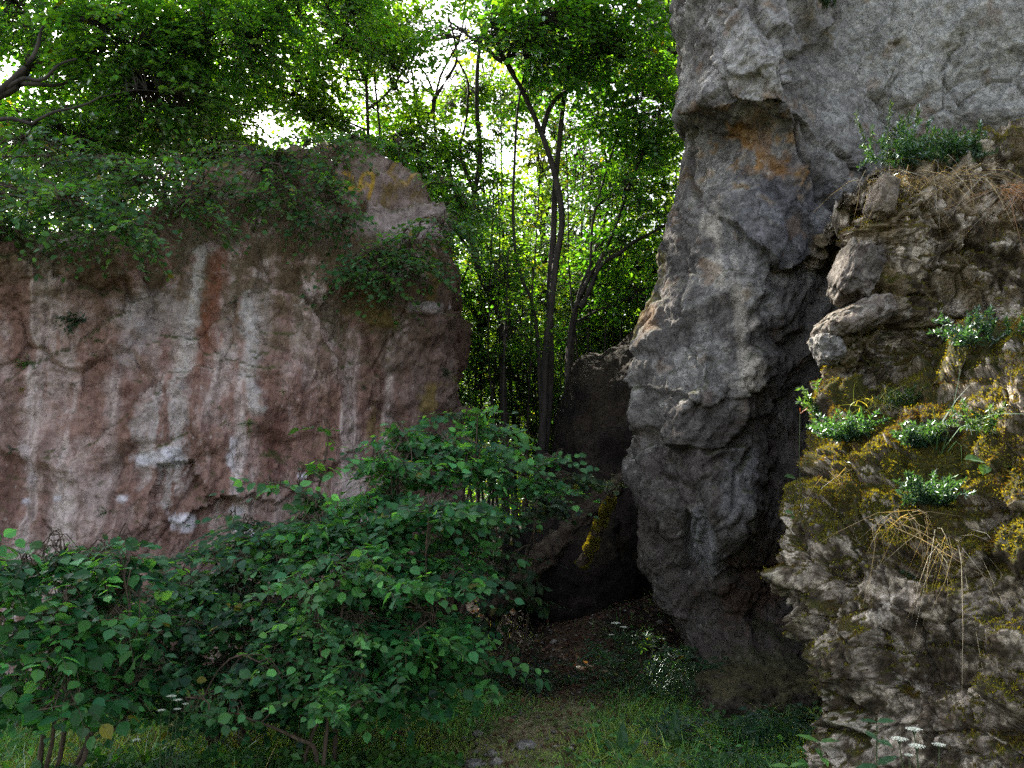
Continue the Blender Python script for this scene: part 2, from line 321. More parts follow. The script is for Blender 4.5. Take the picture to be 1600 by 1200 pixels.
def colL(P, px, py, Nn):
    n1 = fbm(P, 1.2, 5, 201); n2 = fbm(P, 5, 5, 202, .6); n3 = fbm(P, 1.0, 4, 203, .6, (4.5, 1, .35)); n4 = fbm(P, 1.0, 4, 204, .6, (9, 2, .8)); n5 = fbm(P, 24, 3, 205, .7)
    c = mix(np.tile([.225, .135, .112], (len(P), 1)), [.35, .262, .24], sstep(-.35, .45, n1 + n2 * .5))
    c = mix(c, [.145, .078, .06], sstep(.0, .55, n3) * .65)                  # rusty damp runs
    c = mix(c, [.50, .43, .41], sstep(.0, .6, -n3 + n4 * .2) * .7)          # pale lime runs
    c = mix(c, [.10, .055, .045], sstep(.25, .6, n4) * .5)
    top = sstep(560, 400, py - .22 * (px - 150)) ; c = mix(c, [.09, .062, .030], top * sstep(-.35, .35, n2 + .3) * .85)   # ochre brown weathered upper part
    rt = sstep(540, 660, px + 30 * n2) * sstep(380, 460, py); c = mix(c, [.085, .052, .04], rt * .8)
    c = mix(c, [.13, .095, .02], sstep(.25, .6, fbm(P, 3, 4, 206)) * sstep(470, 620, px) * .7)                       # mustard lichen
    # the long stains of this wall
    for pts, wd, colr, a in ((([(345, 400), (338, 470), (325, 560), (318, 610)]), 13, [.17, .055, .028], .7), ([(262, 520), (258, 570)], 10, [.15, .05, .035], .6),
                          ([(312, 400), (308, 470), (296, 540), (285, 590)], 10, [.42, .38, .36], .8), ([(386, 470), (395, 550), (392, 640)], 11, [.42, .39, .38], .75),
                          ([(405, 465), (418, 520)], 12, [.30, .25, .24], .6), ([(490, 500), (478, 560), (470, 600)], 9, [.30, .24, .23], .6), ([(430, 660), (425, 740)], 13, [.12, .05, .04], .6),
                          ([(215, 520), (200, 560)], 18, [.33, .29, .30], .6), ([(170, 600), (172, 700), (150, 800)], 14, [.34, .28, .27], .5), ([(362, 690), (365, 760)], 6, [.55, .52, .55], .8),
                          ([(200, 610), (210, 720), (190, 850)], 10, [.10, .045, .035], .7), ([(45, 700), (55, 750)], 9, [.42, .36, .37], .6), ([(100, 570), (85, 600)], 22, [.36, .3, .28], .6)):
        c = mix(c, colr, streak(px, py, pts, wd, n2) * a * sstep(-.9, .1, n4))
    b = mask_blob(px, py, 262, 690, 46, 82, n2); c = mix(c, [.40, .36, .35], b * .75 * sstep(-.6, .0, n4 + .3 * n5)); c = mix(c, [.55, .55, .60], mask_blob(px, py, 250, 715, 40, 14, n2) * .6)
    c = mix(c, [.36, .33, .33], mask_blob(px, py, 240, 500, 60, 45, n2) * .45); c = mix(c, [.27, .22, .21], mask_blob(px, py, 640, 350, 80, 30, n2, .2, .35) * .9)
    c = mix(c, [.20, .15, .14], mask_blob(px, py, 610, 270, 90, 45, n2) * .7); c = mix(c, [.15, .10, .025], sstep(.15, .4, n2) * mask_blob(px, py, 600, 290, 90, 40, n1) * .7)
    c = mix(c, [.33, .29, .3], mask_blob(px, py, 665, 480, 30, 8, n2) * .7)
    for x, y, r in ((92, 778, 6), (41, 783, 8), (190, 780, 8), (368, 800, 9), (278, 815, 20), (395, 833, 18), (335, 925, 14), (45, 862, 12), (85, 955, 9), (540, 825, 20), (470, 745, 8), (300, 950, 10), (380, 925, 14), (270, 705, 12)):
        c = mix(c, [.60, .58, .64], mask_blob(px, py, x, y, r, r * .6, n2, .5, 1.0) * .8)
    c = mix(c, [.40, .37, .36], sstep(.95, 1.15, n5 + .3 * n2) * .5)
    # the painted letters high on the wall, faded yellow
    Z = lambda L: [(480 + x * .175, 180 + y * .175) for x, y in L]
    for L in ([(320, 430), (375, 430), (415, 478), (400, 535), (365, 580)], [(258, 490), (228, 550), (242, 582), (300, 592)], [(330, 598), (380, 618), (430, 640)],
              [(470, 650), (475, 580), (500, 505), (530, 472), (580, 468), (603, 510), (588, 600), (560, 690)], [(482, 592), (585, 605)],
              [(790, 430), (730, 480), (790, 540)], [(815, 500), (860, 560), (895, 605), (930, 545)]):
        faint = .85 if L[0][0] < 600 else .45
        D, _ = pline(px, py, Z(L)); c = mix(c, [.42, .26, .02], (1 - sstep(2.2, 4.2, D + n5 * 1.5)) * faint * sstep(-1.2, -.1, n5))
    moss = sstep(.55, .85, Nn[:, 2] + .25 * n2) ; c = mix(c, [.05, .055, .015], moss * .9)
    return c * (1 + .16 * n5)[:, None]
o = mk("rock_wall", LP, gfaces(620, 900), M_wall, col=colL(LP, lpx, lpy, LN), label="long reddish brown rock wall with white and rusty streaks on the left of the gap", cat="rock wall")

# ---- right cliff: tall grey buttress leaning over the gap, with a slab to its right, its colour lightened for sky light
EDGE = [(-900,1180),(-500,1130),(-200,1085),(-60,1062),(0,1057),(60,1052),(130,1066),(180,1058),(198,1068),(222,1086),(260,1066),(310,1046),(360,1056),(420,1040),(490,1017),(530,1002),(600,986),(700,990),(800,986),(870,1003),(930,1040),(1000,1064),(1060,1100),(1110,1125),(1200,1140)]
rc = [0, 55, 110, 170, 230, 300, 420, 560, 800]
def crow(py, ys, edge=None):
    e = np.interp(py, [a for a, b in EDGE], [b + 2 - 12 * (a > 850) for a, b in EDGE]) if edge is None else edge
    a0 = at(e, py, ys[0]); k = a0[0] / a0[1]; r = [W_(k * 15 + .6, 15., a0[2]), W_(k * (a0[1] + 1.9) + .3, a0[1] + 1.9, a0[2]), W_(k * (a0[1] + .55) + .04, a0[1] + .55, a0[2])]
    return r + [P_(e + c, py, y) for c, y in zip(rc, ys)]
rows = [crow(1230, [6.9,6.6,6.4,6.4,6.6,6.7,6.8,6.8,6.6]), crow(1100, [6.9,6.6,6.45,6.4,6.6,6.8,6.8,6.8,6.6]), crow(1040, [7.1,6.8,6.6,6.6,6.9,7.1,7.1,7,6.8]),
        crow(960, [7.3,7.1,7.05,7.15,7.3,7.4,7.4,7.1,6.8]), crow(880, [7.3,6.95,6.85,6.95,7.2,7.4,7.4,7.1,6.8]), crow(800, [7.2,6.7,6.5,6.45,6.9,7.3,7.3,7.1,6.8]),
        crow(700, [7.1,6.65,6.6,6.75,7.0,7.2,7.3,7.1,6.8]), crow(620, [7.1,6.6,6.45,6.65,6.95,7.2,7.3,7.1,6.8]), crow(530, [7.3,6.85,6.6,6.6,6.9,7.2,7.4,7.1,6.8]),
        crow(430, [7.4,6.9,6.7,6.65,6.85,7.2,7.3,7.0,6.7]), crow(330, [7.4,6.85,6.7,6.55,6.7,7.2,7.3,6.9,6.6]), crow(245, [7.4,6.95,6.7,6.55,6.6,7.1,7.15,6.8,6.4]),
        crow(205, [7.3,6.9,6.65,6.5,6.65,7.0,7.0,6.7,6.3]), crow(170, [7.0,6.45,6.3,6.25,6.6,6.95,6.9,6.6,6.2]), crow(100, [7.0,6.4,6.15,6.1,6.6,6.85,6.8,6.5,6.1]),
        crow(0, [7.0,6.35,6.05,6.15,6.6,6.7,6.6,6.3,5.9]), crow(-150, [7.0,6.4,6.1,6.2,6.4,6.5,6.4,6.1,5.7]), crow(-450, [7.1,6.6,6.4,6.4,6.4,6.4,6.3,6.0,5.6])]
tp = []
for k, c in enumerate(rows[-1]):
    q = at(*c[1:]) if c[0] == 'p' else np.array(c[1:]); tp.append(q)
for dY, dz in ((.5, .25), (3, .6), (8, .3)): rows.append([W_(q[0] + .2, min(q[1] + dY, 15), q[2] + dz) for q in tp])
RW = loft(net_at(rows), 760, 900)
def dispR(P, px, py):
    wv = np.stack([fbm(P, 1.1, 3, 171), fbm(P, 1.1, 3, 172), fbm(P, 1.1, 3, 173)], -1) * .16
    Q = P + wv; Q = Q @ np.array([[1, 0, .35], [0, 1, 0], [-.35, 0, 1]])
    h1, e1, _ = facet(Q, .8, 300, an=(1.1, 1, .6), blend=.05); h2, e2, _ = facet(Q, 2.1, 310, an=(1, 1, .8), blend=.06); h3, e3, _ = facet(Q, 5.5, 320, an=(1, 1, .8), blend=.08); h4, e4, _ = facet(P + wv * .3, 14, 330)
    slab = sstep(1240, 1330, px + .0 * py) * sstep(330, 180, py)       # the smoother slab upper right
    k = 1 - .55 * slab
    d = (h1 * .17 + h2 * .07) * k + h3 * .024 * k + h4 * .006 * k + fbm(P, 2.5, 5, 180, .55) * .010 * k + fbm(P, 15, 3, 185, .6) * .01
    d += ridged(Q, 1.2, 3, 188, (1, 1, .5)) * .008 * k
    d += (terr(fbm(Q, .9, 5, 191, .6, (1, 1, .8)), 4, .08) * .055 + terr(fbm(Q, 3, 5, 192, .6, (1, 1, .8)), 4, .12) * .018) * (k * .8 + .2)
    d += terr(fbm(P, 9, 3, 193, .6), 3, .15) * .010
    d -= .04 * np.exp(-(e2 / .025) ** 2) * sstep(0, .4, fbm(P, 1.1, 2, 190))
    def step(pts, amp, wd):
        D, S = pline(px + 12 * fbm(P, 3, 3, 195), py + 12 * fbm(P, 3, 3, 196), pts)
        return np.where(S > 0, amp * np.exp(-D / wd), -amp * .35 * np.exp(-D / (wd * .5)))
    d -= step([(1118, 95), (1125, 115), (1145, 145), (1170, 158), (1200, 150), (1238, 155), (1246, 100), (1238, 50)], .12, 34)     # overhanging nose
    d -= step([(1245, 165), (1280, 190), (1290, 215), (1320, 245), (1340, 262)], .06, 30)
    d -= step([(1210, 20), (1230, 50), (1260, 70), (1290, 60), (1300, 20)], .10, 30)
    d -= step([(1150, 360), (1220, 420), (1290, 400), (1320, 375)], .10, 40)
    d -= step([(990, 600), (1060, 610), (1100, 635), (1150, 620), (1200, 560)], .045, 45)
    d -= step([(1075, 830), (1090, 870), (1110, 895), (1150, 880), (1200, 880)], .08, 40)
    d -= step([(1100, 700), (1130, 690), (1160, 660), (1190, 640)], .05, 30)
    for pts, wd, am in (([(1090,195),(1085,230),(1080,270),(1095,320)], 5, .1), ([(1120,80),(1118,40),(1130,0)], 4, .06), ([(1000,680),(1020,740),(1060,800),(1075,900)], 8, .10), ([(1245,0),(1248,60),(1240,130),(1250,170)], 6, .12), ([(1150,600),(1170,680),(1140,760),(1165,850)], 4, .06), ([(1060,330),(1085,420),(1070,520),(1095,600)], 3, .05), ([(1200,430),(1215,520),(1195,620),(1230,740)], 4, .06), ([(1250,170),(1262,250),(1300,330)], 5, .08), ([(1390,0),(1400,90),(1380,180)], 3, .04), ([(1500,60),(1470,120),(1500,170)], 3, .04)):
        D, S = pline(px + 10 * fbm(P, 4, 3, 197), py + 10 * fbm(P, 4, 3, 198), pts); d -= am * np.exp(-(D / wd) ** 2)
    return d
RP, rpx, rpy, RN = rockify(RW, dispR)
def colR(P, px, py, Nn):
    n1 = fbm(P, 1.2, 5, 401); n2 = fbm(P, 5, 5, 402, .6); n3 = fbm(P, 1, 4, 403, .6, (4, 1, .6)); n5 = fbm(P, 24, 3, 405, .7)
    c = mix(np.tile([.115, .105, .100], (len(P), 1)), [.250, .240, .228], sstep(-.3, .5, n1 + n2 * .5))
    c = mix(c, [.50, .50, .49], sstep(1200, 1420, px - .1 * py) * sstep(400, 100, py) * .7)  # slab painted lighter for the open sky it faces
    c = mix(c, [.43, .42, .41], mask_blob(px, py, 1180, 90, 75, 90, n2) * .7)  # light from the left on the nose, put into its colour
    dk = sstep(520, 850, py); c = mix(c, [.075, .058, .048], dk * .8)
    c = mix(c, [.07, .072, .09], mask_blob(px, py, 1230, 350, 90, 60, n2) * .6)
    c = mix(c, [.50, .45, .38], streak(px, py, [(1125, 350), (1145, 430), (1155, 520), (1160, 600)], 15, n2, 20) * .7 * sstep(-.5, .2, n3))
    c = mix(c, [.22, .12, .03], sstep(.1, .45, n2 + .3 * n3) * mask_blob(px, py, 1180, 250, 90, 80, n1) * .75)      # orange lichen
    c = mix(c, [.24, .12, .035], streak(px, py, [(1160, 200), (1215, 265)], 10, n2, 30) * .55 + sstep(.45, .7, fbm(P, 3.5, 4, 407)) * .35 * sstep(800, 400, py))
    c = mix(c, [.13, .10, .035], sstep(.2, .55, fbm(P, 2.2, 4, 406)) * mask_blob(px, py, 1400, 50, 150, 60, n1) * .7)
    c = mix(c, [.09, .045, .025], mask_blob(px, py, 1180, 905, 60, 55, n2, .6, .8) * .6)
    c = mix(c, [.30, .30, .31], mask_blob(px, py, 1095, 850, 28, 45, n2) * .6 + mask_blob(px, py, 1150, 760, 25, 60, n2) * .35)
    c = mix(c, [.12, .10, .015], sstep(.0, .3, n2 + .2) * streak(px, py, [(1040, 400), (1020, 480), (1000, 530)], 10, n2, 10) * .9)  # yellow moss on the sunlit arris
    c = mix(c, [.14, .075, .03], mask_blob(px, py, 1025, 500, 16, 25, n2) * .8)
    c = mix(c, [.09, .085, .04], mask_blob(px, py, 1190, 1070, 90, 50, n1) * .6)
    c = mix(c, [.5, .49, .46], sstep(.95, 1.15, n5 + .3 * n2) * .5)
    c = mix(c, [.05, .055, .02], sstep(.6, .9, Nn[:, 2] + .25 * n2) * .8)
    return c * (1 + .16 * n5)[:, None]
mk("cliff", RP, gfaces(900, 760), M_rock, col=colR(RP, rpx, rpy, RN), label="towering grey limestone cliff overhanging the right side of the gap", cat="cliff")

# ---- mossy outcrop in the right foreground
OE = [(200,1352),(262,1338),(330,1322),(400,1318),(480,1300),(590,1272),(690,1274),(740,1246),(800,1212),(900,1212),(950,1228),(1000,1243),(1060,1250),(1130,1272),(1200,1292),(1400,1330)]
oc = [0, 45, 110, 190, 290, 400, 560, 800]
def orow(py, ys, edge=None, rise=0):
    e = np.interp(py, [a for a, b in OE], [b + 38 - 12 * (a > 850) for a, b in OE]) if edge is None else edge
    a0 = at(e, py, ys[0]); r = [W_(a0[0] + 1.6, 7.4, a0[2] + .1), W_(a0[0] + .55, a0[1] + 1.1, a0[2] + .05), W_(a0[0] + .1, a0[1] + .3, a0[2])]
    return r + [P_(e + c, py - rise * c / 250., y) for c, y in zip(oc, ys)]
rows = [orow(1420, [3.9,3.7,3.5,3.3,3.15,3.0,2.8,2.6]), orow(1200, [3.95,3.75,3.6,3.4,3.2,3.1,2.9,2.7]), orow(1100, [4.05,3.85,3.65,3.5,3.3,3.15,3.0,2.7]),
        orow(1000, [4.1,3.9,3.75,3.6,3.4,3.25,3.1,2.8], rise=20), orow(900, [4.15,4.0,3.85,3.7,3.5,3.35,3.15,2.8], rise=40), orow(810, [4.25,4.15,4.0,3.85,3.6,3.4,3.2,2.8], rise=80),
        orow(745, [4.35,4.25,4.1,4.0,3.75,3.5,3.25,2.9], rise=110), orow(680, [4.55,4.5,4.35,4.25,3.95,3.65,3.35,2.95], rise=110), orow(645, [4.65,4.6,4.45,4.3,4.1,3.9,3.5,3.0], rise=95), orow(615, [4.9,4.92,4.95,4.9,4.6,4.3,3.8,3.1], rise=85),
        orow(560, [4.92,4.9,5.0,4.95,4.65,4.4,3.9,3.2], rise=60), orow(480, [5.0,4.92,4.98,4.9,4.75,4.55,4.0,3.3], rise=40), orow(400, [5.05,4.95,4.95,4.9,4.8,4.65,4.1,3.4], rise=30),
        orow(320, [5.0,4.9,4.9,4.95,4.85,4.7,4.2,3.5], rise=30), orow(272, [5.1,5.05,5.05,5.05,4.95,4.8,4.3,3.6], rise=75)]
tp = [at(*c[1:]) if c[0] == 'p' else np.array(c[1:]) for c in rows[-1]]
for dY, dz in ((.35, .06), (1.2, .12), (2.0, .0)): rows.append([W_(q[0] + .15 * dY, min(q[1] + dY, 7.6), q[2] + dz) for q in tp])
OW = loft(net_at(rows), 860, 1000)
def dispO(P, px, py):
    wv = np.stack([fbm(P, 2, 3, 271), fbm(P, 2, 3, 272), fbm(P, 2, 3, 273)], -1) * .09
    Q = (P + wv) @ np.array([[1, 0, .5], [0, 1, 0], [-.5, 0, 1]])
    h1, e1, _ = facet(Q, 1.7, 500, an=(.8, 1, 1.2), blend=.05); h2, e2, _ = facet(Q, 4.4, 510, an=(.8, 1, 1.3), blend=.05); h3, e3, i3 = facet(Q, 11, 520, an=(1.3, 1, .7), blend=.25); h4, e4, _ = facet(P + wv * .5, 26, 530, blend=.3)
    ms = sstep(-.35, .3, fbm(P, 1.6, 3, 288)); sw = P @ np.array([-.62, .1, .95]) * 2.6 + .55 * fbm(P, 1.3, 3, 284); fr = sw - np.floor(sw)
    d = (fr * (1 - sstep(.86, 1.0, fr)) - .4) * .11 * ms + h1 * .12 + h2 * .075 + h3 * .016 + h4 * .006 + fbm(P, 4, 5, 280, .6) * .02
    d += terr(fbm(Q, 1.8, 5, 281, .6), 5, .1) * .075 + terr(fbm(Q, 6, 4, 282, .6), 4, .12) * .035
    nod = sstep(0, .45, e3) * .020 + sstep(0, .4, e4) * .007       # knobbly nodules with crevices between
    low = (.35 + .65 * sstep(560, 800, py)) * (.35 + .9 * sstep(-.3, .3, fbm(P, 2.1, 3, 289)))
    d += nod * low - .05 * np.exp(-(e2 / .05) ** 2)
    D, S = pline(px, py, [(1230, 790), (1300, 690), (1350, 640), (1420, 600), (1480, 570), (1600, 515)])
    D2, S2 = pline(px + 12 * fbm(P, 5, 3, 295), py, [(1290, 1200), (1300, 1000), (1340, 890), (1385, 820), (1470, 770)])
    d += np.where(S2 < 0, -.10, .04) * np.exp(-D2 / 35)
    return d
OP, opx, opy, ON = rockify(OW, dispO)
def mossmask(P, px, py, Nn):
    n = fbm(P, 2.6, 4, 601); n2 = fbm(P, 11, 3, 602)
    bias = .30 * mask_blob(px, py, 1540, 760, 130, 120, n, .5) + .25 * mask_blob(px, py, 1390, 760, 110, 90, n, .5) + .3 * streak(px, py, [(1360, 640), (1480, 580), (1600, 520)], 32, n, 20) - .25 * sstep(880, 1050, py - .1 * px + 130) - .3 * mask_blob(px, py, 1450, 930, 120, 60, n) - .12 * sstep(600, 420, py)
    bias += .22 * streak(px, py, [(1330, 830), (1290, 950), (1275, 1080)], 35, n, 30) + .25 * streak(px, py, [(1350, 270), (1500, 240), (1600, 200)], 16, n, 10) + .2 * streak(px, py, [(1360, 850), (1600, 880)], 35, n, 30)
    return sstep(.46, .56, Nn[:, 2] * .6 + n * .35 + n2 * .18 + bias + .27 + .16 * sstep(430, 560, py) * sstep(900, 760, py))
OM = mossmask(OP, opx, opy, ON)
def colO(P, px, py, Nn, moss):
    n1 = fbm(P, 2, 4, 611); n2 = fbm(P, 8, 4, 612, .6); n5 = fbm(P, 34, 3, 615, .7)
    c = mix(np.tile([.085, .064, .042], (len(P), 1)), [.48, .41, .33], sstep(-.35, .4, n1 * .7 + n2))
    h3, e3, i3 = facet(P + np.stack([n1, n2, n1], -1) * .02, 13, 640, an=(1.3, 1, .7)); c = c * (.55 + .95 * i3)[:, None]; c = mix(c, [.05, .038, .022], (1 - sstep(.05, .22, e3 + .1 * n2)) * .75)   # earth packed between the nodules
    c = mix(c, [.70, .63, .54], sstep(.05, .5, n2 + .4 * n5) * .65 * sstep(.0, .4, fbm(P, 1.5, 3, 613) + .25))
    c = mix(c, [.20, .15, .08], sstep(0, .5, fbm(P, 3, 4, 614)) * sstep(900, 500, py) * .8)
    c = mix(c, [.42, .40, .42], mask_blob(px, py, 1310, 500, 50, 30, n1) * .5)
    mc = mix(np.tile([.05, .05, .010], (len(P), 1)), [.06, .038, .012], sstep(-.1, .5, n1 + n2)); mc = mix(mc, [.035, .045, .012], sstep(.1, .6, n2) * .6)
    return mix(c, mc, moss) if False else c * (1 - moss[:, None]) + mc * moss[:, None]
outcrop = mk("rock_outcrop", OP, gfaces(1000, 860), rock_mat("knobbly_limestone", 28, 105, .7, .35), col=colO(OP, opx, opy, ON, OM), label="knobbly mossy limestone outcrop in the right foreground with herbs and dry grass growing on it", cat="rock outcrop")

# ---- free standing boulders
def boulder(name, c, r, seed, label, cat, base, alt, res=200, amp=.22, parent=None, mossy=.5, ang=1.0, tilt=0, mossc=(.06, .055, .012), pw=.85):
    u = np.linspace(0, 2 * np.pi, res)[None, :]; v = np.linspace(.001, np.pi - .001, res // 2)[:, None]
    S = np.stack([np.cos(u) * np.sin(v), np.sin(u) * np.sin(v), np.cos(v) + 0 * u], -1).reshape(-1, 3); S = np.sign(S) * np.abs(S) ** pw
    R = np.array(r); m = float(np.mean(R)); ct, st = math.cos(tilt), math.sin(tilt)
    B = S * R; Q = B + seed * 3.7
    h1, e1, _ = facet(Q, 1.1 / m, seed * 10 + 700, blend=.2); h2, e2, _ = facet(Q, 3 / m, seed * 10 + 710); h3, e3, _ = facet(Q, 8 / m, seed * 10 + 720)
    k = (h1 * .5 + h2 * .22 + h3 * .08) * ang + fbm(Q, 2.5 / m, 5, seed + 730) * .18 + fbm(Q, 20 / m, 3, seed + 731) * .02
    B = B * (1 + amp * k)[:, None]; B = np.stack([B[:, 0] * ct + B[:, 2] * st, B[:, 1], -B[:, 0] * st + B[:, 2] * ct], -1)
    n = fbm(Q, 3 / m, 4, seed + 740); n5 = fbm(Q, 30 / m, 3, seed + 741)
    col = mix(np.tile(base, (len(B), 1)), alt, sstep(-.3, .4, n)); Nn = gnormals(B.reshape(res // 2, res, 3)).reshape(-1, 3) * -1
    col = mix(col, mossc, sstep(.3, .7, -Nn[:, 2] * 0 + S[:, 2] + n * .6) * mossy) * (1 + .2 * n5)[:, None]
    B = B + np.array(c)
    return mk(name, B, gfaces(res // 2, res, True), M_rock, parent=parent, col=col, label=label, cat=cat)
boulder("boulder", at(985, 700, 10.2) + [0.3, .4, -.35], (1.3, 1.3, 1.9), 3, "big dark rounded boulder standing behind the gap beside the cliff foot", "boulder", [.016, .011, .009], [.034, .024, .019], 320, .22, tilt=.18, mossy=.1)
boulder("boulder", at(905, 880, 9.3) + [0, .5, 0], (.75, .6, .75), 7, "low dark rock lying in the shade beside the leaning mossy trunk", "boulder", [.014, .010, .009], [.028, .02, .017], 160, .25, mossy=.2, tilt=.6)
boulder("boulder", at(1190, 1095, 6.4), (.48, .42, .24), 11, "low rounded lump of brown rock at the foot of the grey cliff", "boulder", [.05, .04, .028], [.085, .07, .05], 240, .4, mossy=.5, ang=.9)
boulder("rock_block", at(1330, 500, 4.92), (.23, .26, .085), 21, None, None, [.17, .14, .115], [.28, .25, .22], 160, .3, outcrop, .2, 1.2, -.42, pw=.6)
boulder("rock_block", at(1292, 545, 4.86), (.07, .12, .09), 22, None, None, [.17, .16, .15], [.25, .24, .23], 140, .35, outcrop, .1, 1.2, -.3, pw=.6)
boulder("rock_block", at(1335, 430, 4.95), (.11, .2, .2), 23, None, None, [.09, .075, .065], [.17, .15, .13], 140, .4, outcrop, .1, 1.3, .35, pw=.6)
boulder("rock_block", at(1378, 310, 4.85), (.07, .12, .13), 25, None, None, [.17, .135, .1], [.26, .22, .18], 120, .3, outcrop, .2, 1.0, .3, pw=.6)
for i, (px, py, r, lab) in enumerate(((822, 1142, .05, "small grey stone on the trodden earth in the middle of the path"), (740, 1163, .045, "small flat grey stone on the left edge of the path"), (1003, 1140, .04, "small pale stone in the leaves right of the path"))):
    Y = 1.6 * F_PX / (py - 780) * 1.0; p = at(px, py, Y); p[2] = float(gz(p[0], p[1])) + r * .35
    boulder("stone", p, (r * 1.3, r, r * .7), 31 + i, lab, "stone", [.2, .18, .17], [.3, .28, .27], 50, .2, mossy=0)
# ------------------------------------------------------------------ vegetation kit
def unit(v): return v / (np.linalg.norm(v, axis=-1, keepdims=True) + 1e-9)
def leaf_tpl(kind):
    if kind == 'ovate':      # rounded hazel leaf with a short tip, folded along the midrib
        X = [0, .05, .18, .38, .6, .8, .94, 1.12]; Wd = [0, .17, .33, .42, .40, .27, .10, 0]
    elif kind == 'lance':
        X = [0, .1, .25, .42, .62, .8, .92, 1.0]; Wd = [.0, .09, .17, .2, .165, .10, .045, 0]
    elif kind == 'far':      # 4 points
        V = np.array([[0, 0, 0], [.48, -.36, .08], [1, 0, -.05], [.48, .36, .08]]); return V, np.array([[0, 1, 2], [0, 2, 3]])
    elif kind == 'farl':
        V = np.array([[0, 0, 0], [.45, -.17, .04], [1, 0, -.1], [.45, .17, .04]]); return V, np.array([[0, 1, 2], [0, 2, 3]])
    V = [[X[0], 0, 0]]; F = []; k = len(X) - 2
    for i in range(1, k + 1):
        z = -.14 * X[i] ** 2; V += [[X[i] + .02, -Wd[i], z + .18 * Wd[i] + (.02 if i % 2 else -.01)], [X[i], 0, z], [X[i] + .02, Wd[i], z + .18 * Wd[i] + (-.01 if i % 2 else .015)]]
    V.append([X[-1], 0, -.18]); V = np.array(V)
    F += [[0, 1, 2], [0, 2, 3]]
    for i in range(k - 1):
        a = 1 + 3 * i; F += [[a, a + 3, a + 4], [a, a + 4, a + 1], [a + 1, a + 4, a + 5], [a + 1, a + 5, a + 2]]
    a = 1 + 3 * (k - 1); F += [[a, a + 3, a + 1], [a + 1, a + 3, a + 2]]
    return V, np.array(F)
TPL = {k: leaf_tpl(k) for k in ('ovate', 'lance', 'far', 'farl')}
def leaves(pos, d, n, size, kind, curl=None):
    T, F = TPL[kind]; d = unit(d); s = unit(np.cross(n, d)); n = unit(np.cross(d, s)); S = size[:, None, None]
    V = pos[:, None, :] + S * (T[None, :, 0:1] * d[:, None] + T[None, :, 1:2] * s[:, None] + T[None, :, 2:3] * n[:, None])
    k = len(T); FF = (F[None] + (np.arange(len(pos)) * k)[:, None, None]).reshape(-1, 3)
    return V.reshape(-1, 3), FF, k
def tube(pts, rad, n=6):
    P = np.array(pts, float); R = np.broadcast_to(np.array(rad, float), (len(P),)); T = unit(np.gradient(P, axis=0))
    up = np.array([.3, .2, 1.0]); up = np.where(np.abs((T @ unit(up)))[:, None] > .95, np.array([1., .1, 0])[None], up[None])
    a = unit(np.cross(T, up)); b = np.cross(T, a); th = np.linspace(0, 2 * np.pi, n, endpoint=False)
    V = P[:, None] + R[:, None, None] * (np.cos(th)[None, :, None] * a[:, None] + np.sin(th)[None, :, None] * b[:, None]); V = V.reshape(-1, 3)
    i = np.arange(len(P) * n).reshape(len(P), n); j = np.roll(i, -1, 1)
    return V, np.stack([i[:-1], i[1:], j[1:], j[:-1]], -1).reshape(-1, 4)
def tubes3(A, r0, r1, n=3):
    """many thin twigs at once: A (S,k,3)"""
    S, k, _ = A.shape; T = unit(np.gradient(A, axis=1)); a = unit(np.cross(T, np.array([.13, .21, 1.0]))); b = np.cross(T, a)
    R = (r0[:, None] + (r1 - r0)[:, None] * np.linspace(0, 1, k)[None])[..., None, None]; th = np.linspace(0, 2 * np.pi, n, endpoint=False)
    V = A[:, :, None] + R * (np.cos(th)[:, None] * a[:, :, None] + np.sin(th)[:, None] * b[:, :, None])
    i = np.arange(S * k * n).reshape(S, k, n); j = np.roll(i, -1, 2)
    return V.reshape(-1, 3), np.stack([i[:, :-1], i[:, 1:], j[:, 1:], j[:, :-1]], -1).reshape(-1, 4)
def join(L):
    V, F, o = [], [], 0
    for v, f in L: V.append(v); F.append(f + o); o += len(v)
    return np.concatenate(V), np.concatenate(F)
def smooth_path(pts, n, rng=None, wob=0.0):
    P = np.array(pts, float); s = np.r_[0, np.cumsum(np.linalg.norm(np.diff(P, axis=0), axis=1))]; A = P[:, None]
    k = len(P); t = np.interp(np.linspace(0, s[-1], n), s, np.arange(k)); i = np.minimum(t.astype(int), k - 2); f = (t - i)[:, None]
    p0, p1, p2, p3 = P[np.maximum(i - 1, 0)], P[i], P[i + 1], P[np.minimum(i + 2, k - 1)]; m1, m2 = (p2 - p0) * .5, (p3 - p1) * .5
    R = (2*f**3-3*f**2+1)*p1 + (f**3-2*f**2+f)*m1 + (-2*f**3+3*f**2)*p2 + (f**3-f**2)*m2
    if rng is not None and wob:
        q = rng.normal(size=(n, 3)); 
        for _ in range(3): q = (q + np.roll(q, 1, 0) + np.roll(q, -1, 0)) / 3
        R = R + q * wob * np.sin(np.linspace(0, np.pi, n))[:, None] ** .5
    return R
